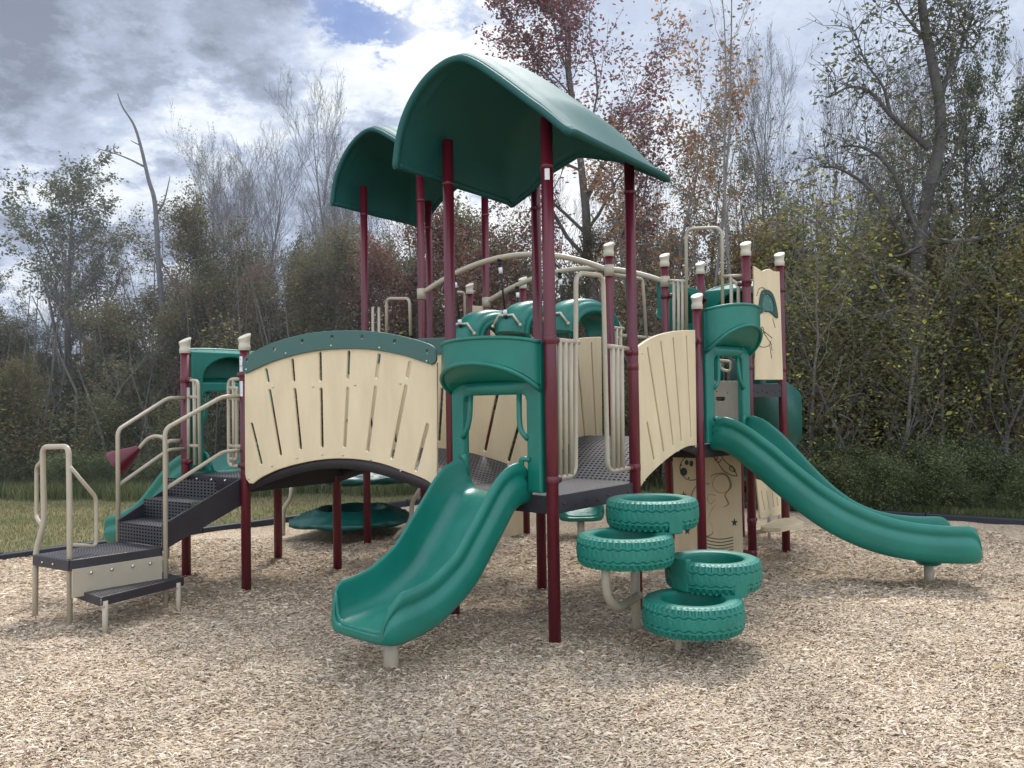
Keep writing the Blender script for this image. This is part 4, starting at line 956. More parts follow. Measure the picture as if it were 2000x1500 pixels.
# border timbers
def timber(p, q, group, label):
    t = MB(); d = (q-p); n = Vector((d.y,-d.x,0)).normalized(); Lh = d.length; d.normalize()
    sec = [(-.05,-.06),(-.05,.07),(-.035,.085),(.035,.085),(.05,.07),(.05,-.06)]
    V = [p+d*e_+n*a+Vector((0,0,z)) for e_ in (.006, Lh-.006) for a, z in sec]; m = 6
    t.add(V, [(k,(k+1)%m,m+(k+1)%m,m+k) for k in range(m)]+[tuple(range(m))[::-1], tuple(range(m, 2*m))], False)
    r = thing('border_timber', label, 'border', (p.x,p.y,0), group); t.build('beam', M['border'], r, bevel=.006)
    b = MB(); 
    sweep(b, [p+d*.03+Vector((0,0,.08)), p+d*.03+Vector((0,0,.10)), p+d*.03+Vector((0,0,.105))], [.03,.026,.008], 10); b.build('stake_head', M['border'], r)
k = 0.0
while k < 12.0: timber(corner-dl*(k+1.22), corner-dl*k, 'border timbers on the lawn side', 'black plastic border timber between the wood chips and the lawn'); k += 1.22
k = 0.0
while k < 10.5: timber(corner+dr*k, corner+dr*(k+1.22), 'border timbers on the woods side', 'black plastic border timber between the wood chips and the woods'); k += 1.22
# ------------------------------------------------------------------ vegetation
bark_d = mottled('grey_brown_bark', (.10,.09,.082), .9, .3, 9, .6, 30)
bark_g = mottled('grey_twig_bark', (.125,.12,.128), .9, .25, 9, .5, 30)
bark_l = mottled('pale_bark', (.20,.185,.165), .9, .25, 9, .5, 30)
leafm = attr_mat('leaf', .65, .4)
def vnorm(a): return a/np.maximum(1e-9, np.linalg.norm(a, axis=-1, keepdims=True))
def leaves(cen, size, cols, droop=0.0):
    n = len(cen); a = vnorm(rng.normal(size=(n,3))*np.array([1,1,.7])); b = vnorm(np.cross(a, rng.normal(size=(n,3))))
    s = size*rng.uniform(.6,1.35,(n,1)); a = a*s; b = b*s*.62
    V = np.stack([cen-a, cen-b*.9+a*.1, cen+a, cen+b*.9+a*.1], 1).reshape(-1,3)
    return V, np.arange(4*n).reshape(n,4), np.repeat(cols, 4, 0)
def tree_skeleton(seed, H, r0, spread=.6, kids=(9,5,4), up=.25, start=.3, lean=0, crook=.08, top=1.0, ratio=.5):
    R = random.Random(seed); segs = []; tips = []
    def grow(p, d, ln, r, lv, n_):
        pts = [p.copy()]; rs = [r]; steps = (10, 6, 5, 3)[lv]; 
        for k in range(steps):
            j = Vector((R.gauss(0,1),R.gauss(0,1),R.gauss(0,.6)))*crook*(1,1.7,2.2,2.5)[lv]
            d = (d + j + Vector((0,0,up*(0.0,.35,.35,.3)[lv]))).normalized(); p = p+d*(ln/steps); pts.append(p.copy()); rs.append(max(.004, r*(1-(k+1)/steps*(.86 if lv == 0 else .9))))
        segs.append((pts, rs, lv))
        if lv >= 1: tips.extend([(q, lv) for q in pts[1:]])
        if lv < len(kids):
            for i in range(kids[lv]):
                t = start+(1-start)*((i+R.random())/kids[lv]) if lv == 0 else .2+.8*((i+R.random())/kids[lv])
                f = t*(len(pts)-1); k = min(len(pts)-2, int(f)); q = pts[k].lerp(pts[k+1], f-k); dd = (pts[k+1]-pts[k]).normalized()
                az = R.uniform(0, 2*pi); side = Vector((cos(az), sin(az), 0)); side = (side-dd*side.dot(dd)).normalized()
                sp = spread*(1.15-.5*t if lv == 0 else 1)*R.uniform(.8,1.25)
                nd = (dd*cos(sp)+side*sin(sp)).normalized()
                l2 = ln*ratio*(1.1-.55*t if lv == 0 else .95-.3*t)*R.uniform(.7,1.2)
                grow(q, nd, l2, rs[k]*(.42 if lv == 0 else .5), lv+1, i)
    grow(Vector((0,0,-.1)), Vector((lean,0,1)).normalized(), H*top, r0, 0, 0)
    return segs, tips
def tree_meshes(seed, H, r0, pal, nleaf, lsize, bark, puff=.10, leaf_levels=(2,3), zmin=0, **kw):
    segs, tips = tree_skeleton(seed, H, r0, **kw)
    trunk = MB(); tw = MB()
    for pts, rs, lv in segs:
        if lv <= 1: sweep(trunk, pts, rs, 8 if lv == 0 else 5, cap=False)
        else: sweep(tw, pts, rs, 3, cap=False)
    tm = bpy.data.meshes.new('trunk'); tm.from_pydata([tuple(v) for v in trunk.v], [], trunk.f); tm.materials.append(bark); tm.polygons.foreach_set('use_smooth', [True]*len(trunk.f)); tm.update()
    R = np.random.default_rng(seed)
    tp = np.array([tuple(q) for q, lv in tips if lv in leaf_levels and q.z > zmin])
    V = np.array([tuple(v) for v in tw.v]).reshape(-1,3); Fq = np.array([f for f in tw.f if len(f) == 4]).reshape(-1,4); Cl = np.tile([[.07,.06,.055]], (len(V),1)); fm = np.zeros(len(Fq))
    if nleaf and len(tp):
        cl = R.integers(0, len(tp), nleaf); cen = tp[cl]+R.normal(size=(nleaf,3))*puff
        pal = np.array(pal); pc = pal[R.integers(0, len(pal), len(tp))][cl]     # neighbouring leaves share a tone
        tone = R.uniform(.6,1.35,len(tp))[cl]; cols = pc*tone[:,None]*R.uniform(.8,1.2,(nleaf,1))
        LV, LF, LC = leaves(cen, lsize, cols); Fq = np.concatenate([Fq, LF+len(V)]); V = np.concatenate([V, LV]); Cl = np.concatenate([Cl, LC]); fm = np.concatenate([fm, np.ones(len(LF))])
    cm = np_mesh('crown', V, Fq, Cl, [bark, leafm], fm)
    return tm, cm
OL = [(.078,.090,.044),(.108,.108,.050),(.060,.074,.040),(.125,.105,.055)]
BR = [(.12,.09,.05),(.088,.080,.045),(.135,.082,.05)]
RD = [(.15,.045,.052),(.125,.05,.055),(.17,.065,.055),(.11,.055,.058)]
RD2 = [(.14,.042,.055),(.115,.045,.06),(.15,.055,.06),(.10,.05,.062),(.12,.07,.065)]
OR = [(.30,.155,.07),(.24,.12,.07),(.22,.15,.07),(.17,.09,.065)]
YL = [(.28,.21,.04),(.20,.17,.045),(.13,.13,.04),(.22,.14,.035)]
YG = [(.125,.135,.045),(.30,.29,.06),(.085,.096,.038),(.105,.098,.042),(.08,.082,.036),(.10,.115,.04)]
DK = [(.045,.058,.04),(.052,.062,.04),(.065,.07,.045)]
T = {}
T['leafy'] = tree_meshes(1, 7.8, .15, OL[:2]+DK, 11000, .047, bark_d, .09, kids=(15,7,5), spread=.72, start=.30, ratio=.50)
T['leafy2'] = tree_meshes(2, 8, .11, OL+BR, 8000, .040, bark_d, .10, kids=(16,7,5), spread=.75, start=.18, ratio=.42)
T['bare'] = tree_meshes(3, 9, .10, BR, 300, .03, bark_g, .12, kids=(20,11,8), spread=.6, start=.22, ratio=.46, up=.5)
T['bare2'] = tree_meshes(4, 10, .12, OL+BR, 1500, .035, bark_g, .08, kids=(17,9,6), spread=.6, start=.22, ratio=.48, up=.35, lean=.06)
T['dense'] = tree_meshes(5, 6.5, .11, OL+DK+BR, 26000, .040, bark_d, .16, kids=(20,8,5), spread=.95, start=.1, ratio=.42, leaf_levels=(1,2,3))
T['dense2'] = tree_meshes(6, 6, .09, OL+YG[2:3]+BR, 23000, .038, bark_d, .17, kids=(18,8,5), spread=.85, start=.06, ratio=.45, leaf_levels=(1,2,3))
T['red'] = tree_meshes(7, 10.5, .17, RD2, 15000, .042, bark_d, .10, kids=(18,8,6), spread=.75, start=.38, ratio=.42)
T['redl'] = tree_meshes(8, 6.2, .09, RD+BR, 16000, .04, bark_d, .22, kids=(17,8,5), spread=.7, start=.1, ratio=.4, leaf_levels=(1,2,3))
T['orange'] = tree_meshes(9, 7.5, .06, OR+BR[:1], 3600, .042, bark_l, .10, kids=(16,7,5), spread=.65, start=.2, ratio=.40)
T['yellow'] = tree_meshes(10, 5.5, .07, YL+OR[1:2]+BR, 9000, .045, bark_d, .25, kids=(14,7,4), spread=.8, start=.15, ratio=.45, leaf_levels=(1,2,3))
T['sap'] = tree_meshes(12, 4.6, .03, YG+OL[:2]+BR[:1], 1900, .036, bark_g, .2, kids=(18,6), spread=.7, start=.10, ratio=.30, leaf_levels=(1,2))
T['sap2'] = tree_meshes(13, 5.4, .035, YG[2:]+OL+BR, 1700, .036, bark_l, .22, kids=(18,6), spread=.8, start=.12, ratio=.28, leaf_levels=(1,2))
T['pole'] = tree_meshes(14, 10.5, .05, OR[2:]+OL, 300, .04, bark_l, .15, kids=(14,4), spread=.5, start=.3, ratio=.22, leaf_levels=(1,2), up=.5)
T['big'] = tree_meshes(15, 10, .22, OL[:2]+DK, 7000, .045, bark_d, .16, kids=(13,8,6), spread=.85, start=.33, ratio=.46, crook=.11, lean=.03)
T['bush'] = tree_meshes(16, 1.5, .02, [(.10,.13,.055),(.13,.15,.065),(.08,.10,.045)], 3600, .028, bark_d, .14, kids=(16,5), spread=.9, start=.03, ratio=.6, leaf_levels=(1,2))
T['bush2'] = tree_meshes(17, 2.4, .03, [(.08,.095,.045),(.10,.10,.05),(.12,.13,.055)]+BR[:1], 6500, .034, bark_d, .2, kids=(18,6), spread=1.0, start=.03, ratio=.5, leaf_levels=(1,2))
DIM = {}
for k_, (tm_, cm_) in T.items():
    c_ = np.empty(len(cm_.vertices)*3, dtype=np.float32); cm_.vertices.foreach_get('co', c_); c_ = c_.reshape(-1,3)
    DIM[k_] = (float(np.percentile(c_[:,2], 99.3)), float(np.percentile(np.hypot(c_[:,0], c_[:,1]), 93)))
def tree(kind, px, Y, top, label, group=None, rot=None, name='tree', cat='tree', wide=1.0, half=None):
    tm, cm = T[kind]; p = at(px, 960, Y); h = at(px, top, Y).z; s = h/DIM[kind][0]
    w = (half/F*Y)/DIM[kind][1] if half else s*wide
    r = thing(name, label, cat, (p.x, p.y, -.03), group); r.rotation_euler = (0,0,random.uniform(0,6.28) if rot is None else rot); r.scale = (w, w, s)
    for nm, me_ in (('trunk', tm), ('crown', cm)):
        o = bpy.data.objects.new(nm, me_); col.objects.link(o); o.parent = r
    return r
# named individuals that stand out against the sky
tree('leafy', 130, 23, 300, 'round crowned dark leafed tree standing alone at the far left against the sky', rot=.6, half=140)
tree('leafy', -20, 25, 520, 'dark leafed tree cut off by the left edge', rot=2.2)
tree('leafy2', 350, 22, 400, 'thin crowned brownish tree right of the dead snag', rot=1.0, half=140)
tree('bare', 455, 25, 235, 'bare grey tree with fine upright twigs above the left handrail', rot=.3, half=140)
tree('bare', 560, 27, 265, 'bare grey tree between the snag and the rear roof', rot=2.5, half=140)
tree('bare', 680, 25, 175, 'tallest bare tree just left of the rear roof', rot=4.0, half=125)
tree('bare2', 395, 27, 330, 'low bare tree behind the brownish one', rot=1.7)
tree('dense', 520, 20, 400, 'dense dark olive tree behind the long arched panel', rot=.4, half=150)
tree('redl', 430, 19.5, 490, 'reddish brown tree left of the dense olive tree', rot=.4, wide=1.1)
tree('dense2', 640, 19, 440, 'dense olive tree below the rear roof', rot=3.1, wide=1.1)
tree('dense', 790, 21, 430, 'dense olive tree between the rear roof posts', rot=2.2)
tree('bare2', 800, 26, 330, 'bare tree between the two roofs', rot=4.2)
tree('dense2', 930, 20, 450, 'dense olive tree behind the middle roof post', rot=.9, wide=1.1)
tree('leafy2', 900, 24, 380, 'sparse tree behind the front roof', rot=5.0)
tree('redl', 1065, 18, 420, 'low dark red tree behind the centre posts', rot=2.4, wide=1.15)
tree('red', 1165, 18, -130, 'tall tree with dark red leaves rising above the front roof', rot=.2, half=215)
tree('orange', 1265, 16.5, 230, 'slim tree with sparse orange leaves right of the roof tip', rot=1.1)
tree('orange', 1330, 18, 60, 'taller thin tree with orange and pink leaves', rot=3.3)
tree('pole', 1400, 15.5, -120, 'pale slim trunk leaning left above the tall pipe loop', rot=.4)
tree('pole', 1438, 15, -160, 'pale slim straight trunk above the right tower', rot=2.6)
tree('bare2', 1570, 19, 60, 'fine twigged tree right of the pale slim trunks', rot=3.4, half=140)
tree('leafy2', 1500, 20, 270, 'thin leafed tree with brown leaves behind the right tower', rot=5.5)
tree('yellow', 1480, 16.5, 420, 'small tree with yellow leaves behind the helicopter panel', rot=.5)
BT = thing('tree', 'thick dark trunked tree with crooked limbs at the upper right', 'tree', (at(1800,960,14.5).x, 14.5, -.03))
def traced(mb, pts, ra_, rb_, Y, nn=8, twigs=0, seed=1):
    p = smooth2([tuple(at(x_, y_, Y)) for x_, y_ in pts], 5); n_ = len(p); sweep(mb, p, [ra_+(rb_-ra_)*(k/(n_-1))**.8 for k in range(n_)], nn)
    return p
mb = MB(); paths = []
for pts, ra_, rb_ in (([(1800,1010),(1797,760),(1790,600),(1793,500),(1808,400),(1832,300),(1836,210),(1818,110),(1802,20),(1796,-90)],.15,.07),
    ([(1836,200),(1850,150),(1870,110),(1885,70),(1902,30)],.06,.012),([(1876,92),(1900,92),(1915,70)],.03,.008),([(1885,60),(1872,30),(1878,12)],.025,.008),
    ([(1815,290),(1780,260),(1740,225),(1700,180),(1660,170),(1620,190)],.07,.012),([(1740,225),(1725,170),(1690,120),(1670,60)],.035,.008),
    ([(1795,460),(1770,400),(1740,330),(1690,290),(1640,285)],.075,.012),([(1795,520),(1750,440),(1700,370),(1640,330),(1600,325)],.06,.012),
    ([(1812,380),(1850,330),(1880,260),(1890,190)],.05,.012),([(1800,470),(1850,420),(1900,390),(1960,380)],.05,.012),([(1830,120),(1800,70),(1760,20),(1740,-30)],.04,.01),([(1815,100),(1850,60),(1860,0),(1868,-50)],.035,.01)):
    paths.append(traced(mb, pts, ra_, rb_, 14.5))
mb.build('trunk', bark_d, BT)
Rb = random.Random(9); tw = MB(); tips_ = []
for p in paths[1:]+[paths[0][24:]]:
    for k in range(3, len(p), 2):
        for rpt in range(3):
            q = Vector(p[k]); d = Vector((Rb.gauss(0,.8), Rb.gauss(0,.8), Rb.uniform(-.2,1.2))).normalized(); ln_ = Rb.uniform(.3,.9)
            pts = [q]; 
            for st_ in range(5): d = (d+Vector((Rb.gauss(0,.25),Rb.gauss(0,.25),Rb.gauss(.08,.2)))).normalized(); pts.append(pts[-1]+d*ln_/4); tips_.append(pts[-1])
            sweep(tw, pts, [.012,.010,.008,.006,.005,.003], 3, cap=False)
            for z in range(3):
                d2_ = (d+Vector((Rb.gauss(0,.7),Rb.gauss(0,.7),Rb.gauss(0,.6)))).normalized(); w0_ = pts[2+z]; w1_ = w0_+d2_*Rb.uniform(.15,.35); w2_ = w1_+(d2_+Vector((Rb.gauss(0,.3),0,Rb.gauss(.1,.3))))*.18; sweep(tw, [w0_, w1_, w2_], [.006,.004,.003], 3, cap=False); tips_ += [w1_, w2_]
tp = np.array([tuple(q) for q in tips_]); nl = 5000; ci = rng.integers(0, len(tp), nl); keep = rng.random(len(tp))[ci] < .6; ci = ci[keep]
cen = tp[ci]+rng.normal(size=(len(ci),3))*.13; pl_ = np.array(OL[:2]+DK); cc_ = pl_[rng.integers(0,len(pl_),len(ci))]*rng.uniform(.7,1.3,(len(ci),1))
LV, LF, LC = leaves(cen, .045, cc_); V0 = np.array([tuple(v) for v in tw.v]); F0 = np.array(tw.f)
cme = np_mesh('crown', np.concatenate([V0, LV]), np.concatenate([F0, LF+len(V0)]), np.concatenate([np.tile([[.07,.06,.055]],(len(V0),1)), LC]), [bark_d, leafm], np.concatenate([np.zeros(len(F0)), np.ones(len(LF))]))
co_ = bpy.data.objects.new('crown', cme); col.objects.link(co_); co_.parent = BT; co_.location = tuple(-x for x in BT.location)
tree('leafy2', 1760, 18, 200, 'loose leafed tree behind the crooked limbs', rot=2.9, half=150)
tree('bare', 1870, 19, 60, 'bare tree showing behind the thick trunk', rot=1.3, half=150)
tree('bare2', 1960, 17, 180, 'fine twigged tree near the right edge', rot=3.9, half=130)
tree('bare', 1500, 21, 30, 'bare tree behind the pale slim trunks', rot=.9, half=140)
tree('bare2', 1640, 21, 110, 'tangled fine twigged tree left of the crooked limbs', rot=5.0, half=150)
tree('leafy2', 1400, 20, 230, 'brownish loose tree behind the tall pipe loop', rot=1.9, half=120)
tree('bare2', 480, 23, 330, 'brown twigged tree above the dense olive tree', rot=1.9, half=130)
tree('bare', 610, 24, 260, 'grey twigged tree just left of the small roof', rot=.2, half=110)
tree('bare2', 520, 26, 250, 'wide twiggy tree over the dense olive tree', rot=3.6, half=150)
tree('bare2', 640, 27, 230, 'wide twiggy tree beside the small roof', rot=.9, half=140)
for i_, (px_, Y_, tp_, hf_) in enumerate(((20,23,520,110),(110,25,500,120),(250,23,430,110),(310,24,420,110),(420,23,340,120),(560,22,350,130),(650,23,330,120),(740,22,340,110),(840,24,330,120),(950,23,350,120),(1050,22,330,110),(1250,21,260,120),(1330,20,200,110),(1450,19,200,120),(1560,20,160,120),(1700,19,220,120),(1780,17,300,110),(1890,18,230,120),(1980,18,120,120))):
    tree('bare2' if i_%2 else 'bare', px_, Y_, tp_, 'fine twigged tree in the second row of the woods', 'second row of twiggy trees', rot=i_*1.3, half=hf_)
for i_, (px_, Y_, tp_, hf_) in enumerate(((-20,21,620,120),(90,22,600,130),(180,21,610,120),(300,20,560,120),(380,21,520,110),(560,20,450,120),(700,19.5,470,120),(860,20,470,110),(990,19,460,110),(1120,19,450,100),(1290,18.5,470,110),(1420,17.5,480,110),(1540,17,430,110),(1660,16,420,110),(1790,15.5,410,120),(1930,15,440,120))):
    tree('dense' if i_%2 else 'dense2', px_, Y_, tp_, 'dark bushy crowned tree low in the woods', 'dark bushy trees low in the woods', rot=i_*.9, half=hf_)
tree('bare', 390, 25, 300, 'grey twigged tree behind the snag', rot=5.2, half=110)
tree('leafy2', 200, 24, 470, 'thin tree filling the gap beside the round crowned tree', rot=3.2, half=110)
tree('leafy', 1905, 16, 70, 'dark leafed tree right of the thick trunk', rot=4.1, half=85)
tree('leafy', 2030, 14.5, 130, 'leafy tree cut off by the right edge', rot=5.2)
tree('bare', 1700, 20, 90, 'bare tree left of the thick trunk', rot=5.8, half=150)
tree('bare2', 1650, 17, 250, 'short fine twigged tree in front of the bare one', rot=.8)
tree('yellow', 1960, 13.5, 470, 'bushy tree with orange yellow leaves at the right edge', rot=2.5, wide=1.15)
tree('dense', 1860, 17, 400, 'dense olive tree behind the thick trunk', rot=1.9, wide=1.1)
tree('dense2', 1720, 16.5, 470, 'dense olive tree right of the helicopter panel', rot=.2, wide=1.1)
tree('dense', 1610, 19, 440, 'dense dark tree behind the right tower', rot=5.1)
tree('redl', 1350, 19, 470, 'brown red tree behind the tall pipe loop', rot=5.1)
tree('dense2', 1230, 21, 430, 'dense tree behind the roof post at right', rot=1.5)
tree('redl', 720, 20, 500, 'brown tree behind the rear roof post', rot=3.9)
tree('dense2', 270, 21, 560, 'low bushy tree below the dead snag', rot=3.9, wide=1.2)
tree('dense', 60, 22, 600, 'low bushy tree left of the lone round crowned tree', rot=5.9, wide=1.2)
tree('yellow', 240, 23, 590, 'low yellowish tree beside the round crowned trunk', rot=.3)
tree('bush2', 75, 17.5, 730, 'tall light green bush at the left edge of the woods', rot=.3, name='bush', cat='bush', wide=1.2)
# dead snag
r = thing('dead_tree', 'leafless dead snag with a forked top leaning left against the sky', 'dead tree', (at(320,960,21).x, 21, -.03))
mb = MB(); Y = 21
def br(pts, r0_, r1_, nn=6):
    p = smooth2([tuple(at(x_, y_, Y)) for x_, y_ in pts], 5); n_ = len(p); sweep(mb, p, [r0_+(r1_-r0_)*k/(n_-1) for k in range(n_)], nn)
br([(335,960),(325,700),(310,520),(303,400),(290,350),(276,290),(262,245),(240,210),(230,183)], .085, .012); br([(281,325),(255,312),(225,300),(190,290)], .03, .008); br([(225,300),(222,288),(225,280)], .02, .006); br([(276,285),(262,278),(255,274)], .02, .008); br([(303,420),(320,395),(332,345)], .035, .008); br([(196,291),(186,300)], .012, .005)
mb.build('trunk', bark_g, r)
# crooked limbs and leaning stems at the right edge of the woods, each its own fallen or leaning stem
def limb(pts, r0_, r1_, Y, label, m=bark_l):
    a = at(*pts[0], Y); t = thing('leaning_branch', label, 'branch', (a.x, a.y, 0)); mb = MB(); p = smooth2([tuple(at(x_, y_, Y)) for x_, y_ in pts], 5); n_ = len(p)
    sweep(mb, p, [r0_+(r1_-r0_)*k/(n_-1) for k in range(n_)], 7)
    for k in range(3, n_-2, 4):
        q = Vector(p[k]); d = Vector((random.uniform(-1,1), random.uniform(-.4,.4), random.uniform(-.2,1))).normalized(); w = q+d*.35; sweep(mb, [q, w, w+d*.2+Vector((.08,0,.1))], [.02,.011,.004], 4)
    mb.build('branch', m, t)
limb([(1860,700),(1780,610),(1700,620),(1660,600)], .07, .03, 13.8, 'broken pale branch jutting left in front of the woods')
limb([(1810,560),(1750,525),(1690,505),(1600,440),(1530,400)], .06, .015, 14.0, 'long pale branch reaching up left from the thick trunk')
limb([(1830,470),(1880,470),(1950,455),(2020,430)], .05, .02, 13.9, 'horizontal pale branch reaching the right edge')
limb([(1800,480),(1740,500),(1700,440)], .03, .01, 13.9, 'short dark branch left of the thick trunk', bark_d)
limb([(1850,610),(1930,628),(2020,610)], .04, .02, 13.6, 'sagging branch low at the right edge')
# understorey along the edge of the woods
specs = [(-60,17.5,'bush2',760),(10,17,'dense2',700),(160,18,'sap2',650),(200,17.5,'bush2',760),(260,18,'sap2',690),(330,17.5,'bush2',770),(380,18.5,'sap',620),(440,18,'bush2',760),(500,18.5,'sap2',640),(560,18,'bush2',760),
         (620,19,'sap',640),(690,18,'bush2',740),(760,18.5,'sap2',620),(830,18,'bush2',740),(900,18,'sap',600),(960,17.5,'bush2',740),(1010,17.5,'sap2',600),(1080,17,'bush2',720),(1130,17,'sap',560),(1190,16.5,'sap2',560),(1250,16.5,'bush2',720),(1300,16,'sap2',560),(1370,16,'sap',560),(1430,15.5,'bush2',720)]
for px, Y, k, top in specs:
    if k == 'bush2': tree(k, px, Y, top, 'dark bush at the foot of the woods beyond the lawn', 'dark bushes at the foot of the woods', name='bush', cat='bush', wide=1.2)
    elif k == 'dense2': tree(k, px, Y, top, 'low dense tree at the left end of the woods edge', wide=1.2)
    else: tree(k, px, Y, top+random.uniform(-30,30), 'slender sapling among the bushes at the edge of the woods', 'saplings at the edge of the woods', name='sapling', cat='sapling', wide=1.5)
for i in range(26):
    px = 1530+i*20+random.uniform(-8,8); Y = 12.6+random.uniform(0,2.6)-(px-1530)*.002
    k = ('sap','sap2')[i%2]; tree(k, px, Y, random.choice((330,400,470,540,600))+random.uniform(-30,30), 'thin stemmed sapling with yellow green leaves right of the tower', 'yellow green saplings right of the tower', name='sapling', cat='sapling', wide=1.25)
for i in range(34):
    px = 1480+i*17+random.uniform(-8,8); row = i%2; Y = 12.35-(px-1530)*.0024+row*.5+random.uniform(0,.2)
    tree('bush', px, Y, random.choice((875,900,925,945))+random.uniform(-20,15)-row*20, 'low green bush just behind the right border', 'low green bushes behind the right border', name='bush', cat='bush', wide=1.15)
for i in range(20):
    px = -40+i*62+random.uniform(-15,15)
    tree('bush', px, 16.6+random.uniform(0,.5), random.uniform(868,905), 'low green bush where the lawn meets the woods', 'low green bushes beyond the lawn', name='bush', cat='bush', wide=1.5)
# far woodland mass closing the background, and tall grass at the lawn's end
def mass(n, xr, yr, zr, size, pal, seed, skew=None):
    R = np.random.default_rng(seed); X = R.uniform(*xr, n); Y = R.uniform(*yr, n); Zt = zr(X); Z = Zt*R.beta(1.1,1.25,n)
    cl = np.sin(X*1.3+Y)*.5+np.sin(X*3.1-Z*2.2)*.5+np.sin(Z*3.7+X*.6)*.4
    pal = np.array(pal); c = pal[R.integers(0,len(pal),n)]*(1+.3*cl)[:,None]*R.uniform(.7,1.3,(n,1))
    return leaves(np.stack([X,Y,Z],1), size, np.clip(c, .008, 1))
def top1(X): return 3.9+.5*np.sin(X*.5)+.5*np.sin(X*1.7+1)+.3*np.sin(X*3.9)+np.clip(X*.09, -1.2, 1.6)
def top2(X): return 3.4+.4*np.sin(X*.9+2)+.4*np.sin(X*2.3)+.04*X
P1 = mass(90000, (-26,26), (27,34), lambda X: top1(X)*1.35, .15, OL+BR+DK, 21)
P2 = mass(70000, (-18,-3), (19.5,24), top2, .10, OL+BR+DK, 22)
P3 = mass(60000, (-4,12), (18.5,23), lambda X: top2(X)*1.05, .09, OL+BR+DK, 23)
P4 = mass(60000, (2.9,14), (14.5,17.5), lambda X: top2(X)*.85+.2, .05, OL+YG[:1]+YG[2:3]+BR[:2]+DK[:1], 24)
Vs=[];Fs=[];Cs=[];o_=0
for V_, F_, C_ in (P1,P2,P3,P4): Vs.append(V_); Fs.append(F_+o_); Cs.append(C_*.8); o_ += len(V_)
me = np_mesh('far_woodland', np.concatenate(Vs), np.concatenate(Fs), np.concatenate(Cs), [leafm]); wo = bpy.data.objects.new('far_woodland', me); col.objects.link(wo)
wo['kind'] = 'stuff'; wo['label'] = 'mass of autumn foliage filling the woods behind the nearer trees'; wo['category'] = 'woodland'
# thin stems inside the woods
R = random.Random(5); mb = MB()
for i in range(260):
    X = R.uniform(-16,13); Y = R.uniform(17.5,24) if X < 3 else R.uniform(13.6,20); h = R.uniform(2.5,5.5); p = Vector((X,Y,0)); q = p+Vector((R.gauss(0,.35),R.gauss(0,.3),h*.5)); w = q+Vector((R.gauss(0,.4),R.gauss(0,.3),h*.5)); r_ = R.uniform(.012,.035); sweep(mb, [p,q,w], [r_,r_*.8,r_*.3], 5, cap=False)
o = mb.build('brushwood', bark_d, None); o['kind'] = 'stuff'; o['label'] = 'thin tangled stems standing inside the woods'; o['category'] = 'brushwood'
def blades(n, X, Y, h, w, pal, seed):
    R = np.random.default_rng(seed); th = R.uniform(0, 2*pi, n); hh = h*R.uniform(.4,1.3,n); lx = R.normal(0,.28,n)*hh; ly = R.normal(0,.28,n)*hh
    b = np.stack([X,Y,np.full(n,-.03)],1); s = np.stack([np.cos(th)*w, np.sin(th)*w, 0*th],1); t = b+np.stack([lx,ly,hh],1); m_ = b+np.stack([lx*.35,ly*.35,hh*.6],1)
    V = np.stack([b-s, b+s, m_+s*.8, m_-s*.8, t+s*.1, t-s*.1],1).reshape(-1,3); k = np.arange(n)[:,None]*6
    Fq = np.concatenate([k+np.array([[0,1,2,3]]), k+np.array([[3,2,4,5]])]); c = np.array(pal)[R.integers(0,len(pal),n)]*R.uniform(.7,1.3,(n,1))
    return V, Fq, np.repeat(c, 6, 0)
n = 42000; X1 = rng.uniform(-13,6,n); Y1 = 15.6+rng.gamma(2,.45,n)+.25*np.sin(X1*1.1)+.2*np.sin(X1*2.9)
n2 = 30000; X2 = rng.uniform(2.5,9,n2); tlin = (X2-r0_.x)/dr.x; Y2 = r0_.y+dr.y*tlin+.18+rng.gamma(2,.28,n2)
GP = [(.075,.10,.035),(.11,.13,.05),(.15,.14,.07),(.06,.08,.03)]
b1 = blades(n, X1, Y1, .28, .006, GP, 3); b2 = blades(n2, X2, Y2, .15, .005, GP, 4)
Vs=[];Fs=[];Cs=[];o_=0
for V_, F_, C_ in (b1, b2): Vs.append(V_); Fs.append(F_+o_); Cs.append(C_); o_ += len(V_)
me = np_mesh('tall_grass', np.concatenate(Vs), np.concatenate(Fs), np.concatenate(Cs), [leafm]); o = bpy.data.objects.new('tall_grass', me); col.objects.link(o)
o['kind'] = 'stuff'; o['label'] = 'tall unmown green grass along the foot of the woods'; o['category'] = 'grass'
n = 90000; X = rng.uniform(-11,3,n); Y = rng.uniform(8.5,16.5,n); cc = np.array([corner.x, corner.y]); nl_ = np.array([dl.y,-dl.x]); s_ = (np.stack([X,Y],1)-cc)@nl_; sg_ = np.sign((np.array([0,5.])-cc)@nl_); k = (s_*sg_ < -.06)
X = X[k]; Y = Y[k]; V_, F_, C_ = blades(len(X), X, Y, .045, .004, [(.09,.105,.045),(.145,.14,.065),(.20,.17,.09),(.11,.12,.05)], 6)
me = np_mesh('lawn_grass', V_, F_, C_, [leafm]); o = bpy.data.objects.new('lawn_grass', me); col.objects.link(o); o['kind'] = 'stuff'; o['label'] = 'short mown dry grass of the lawn at left'; o['category'] = 'grass'
hz_ = MB(); addbox(hz_, (-60,13.2,-.02), (120,0,0), (0,18,0), (0,0,16)); ho = hz_.build('added_glare_veil', bpy.data.materials.new('glare_veil'), None); ho['kind'] = 'structure'  # added scatter volume imitating a veil of lens glare over the woods
hm = ho.data.materials[0]; hm.use_nodes = True; hm.node_tree.nodes.clear(); vs_ = hm.node_tree.nodes.new('ShaderNodeVolumeScatter'); vs_.inputs['Density'].default_value = .006; vs_.inputs['Anisotropy'].default_value = .3; vs_.inputs['Color'].default_value = (.93,.96,1,1)
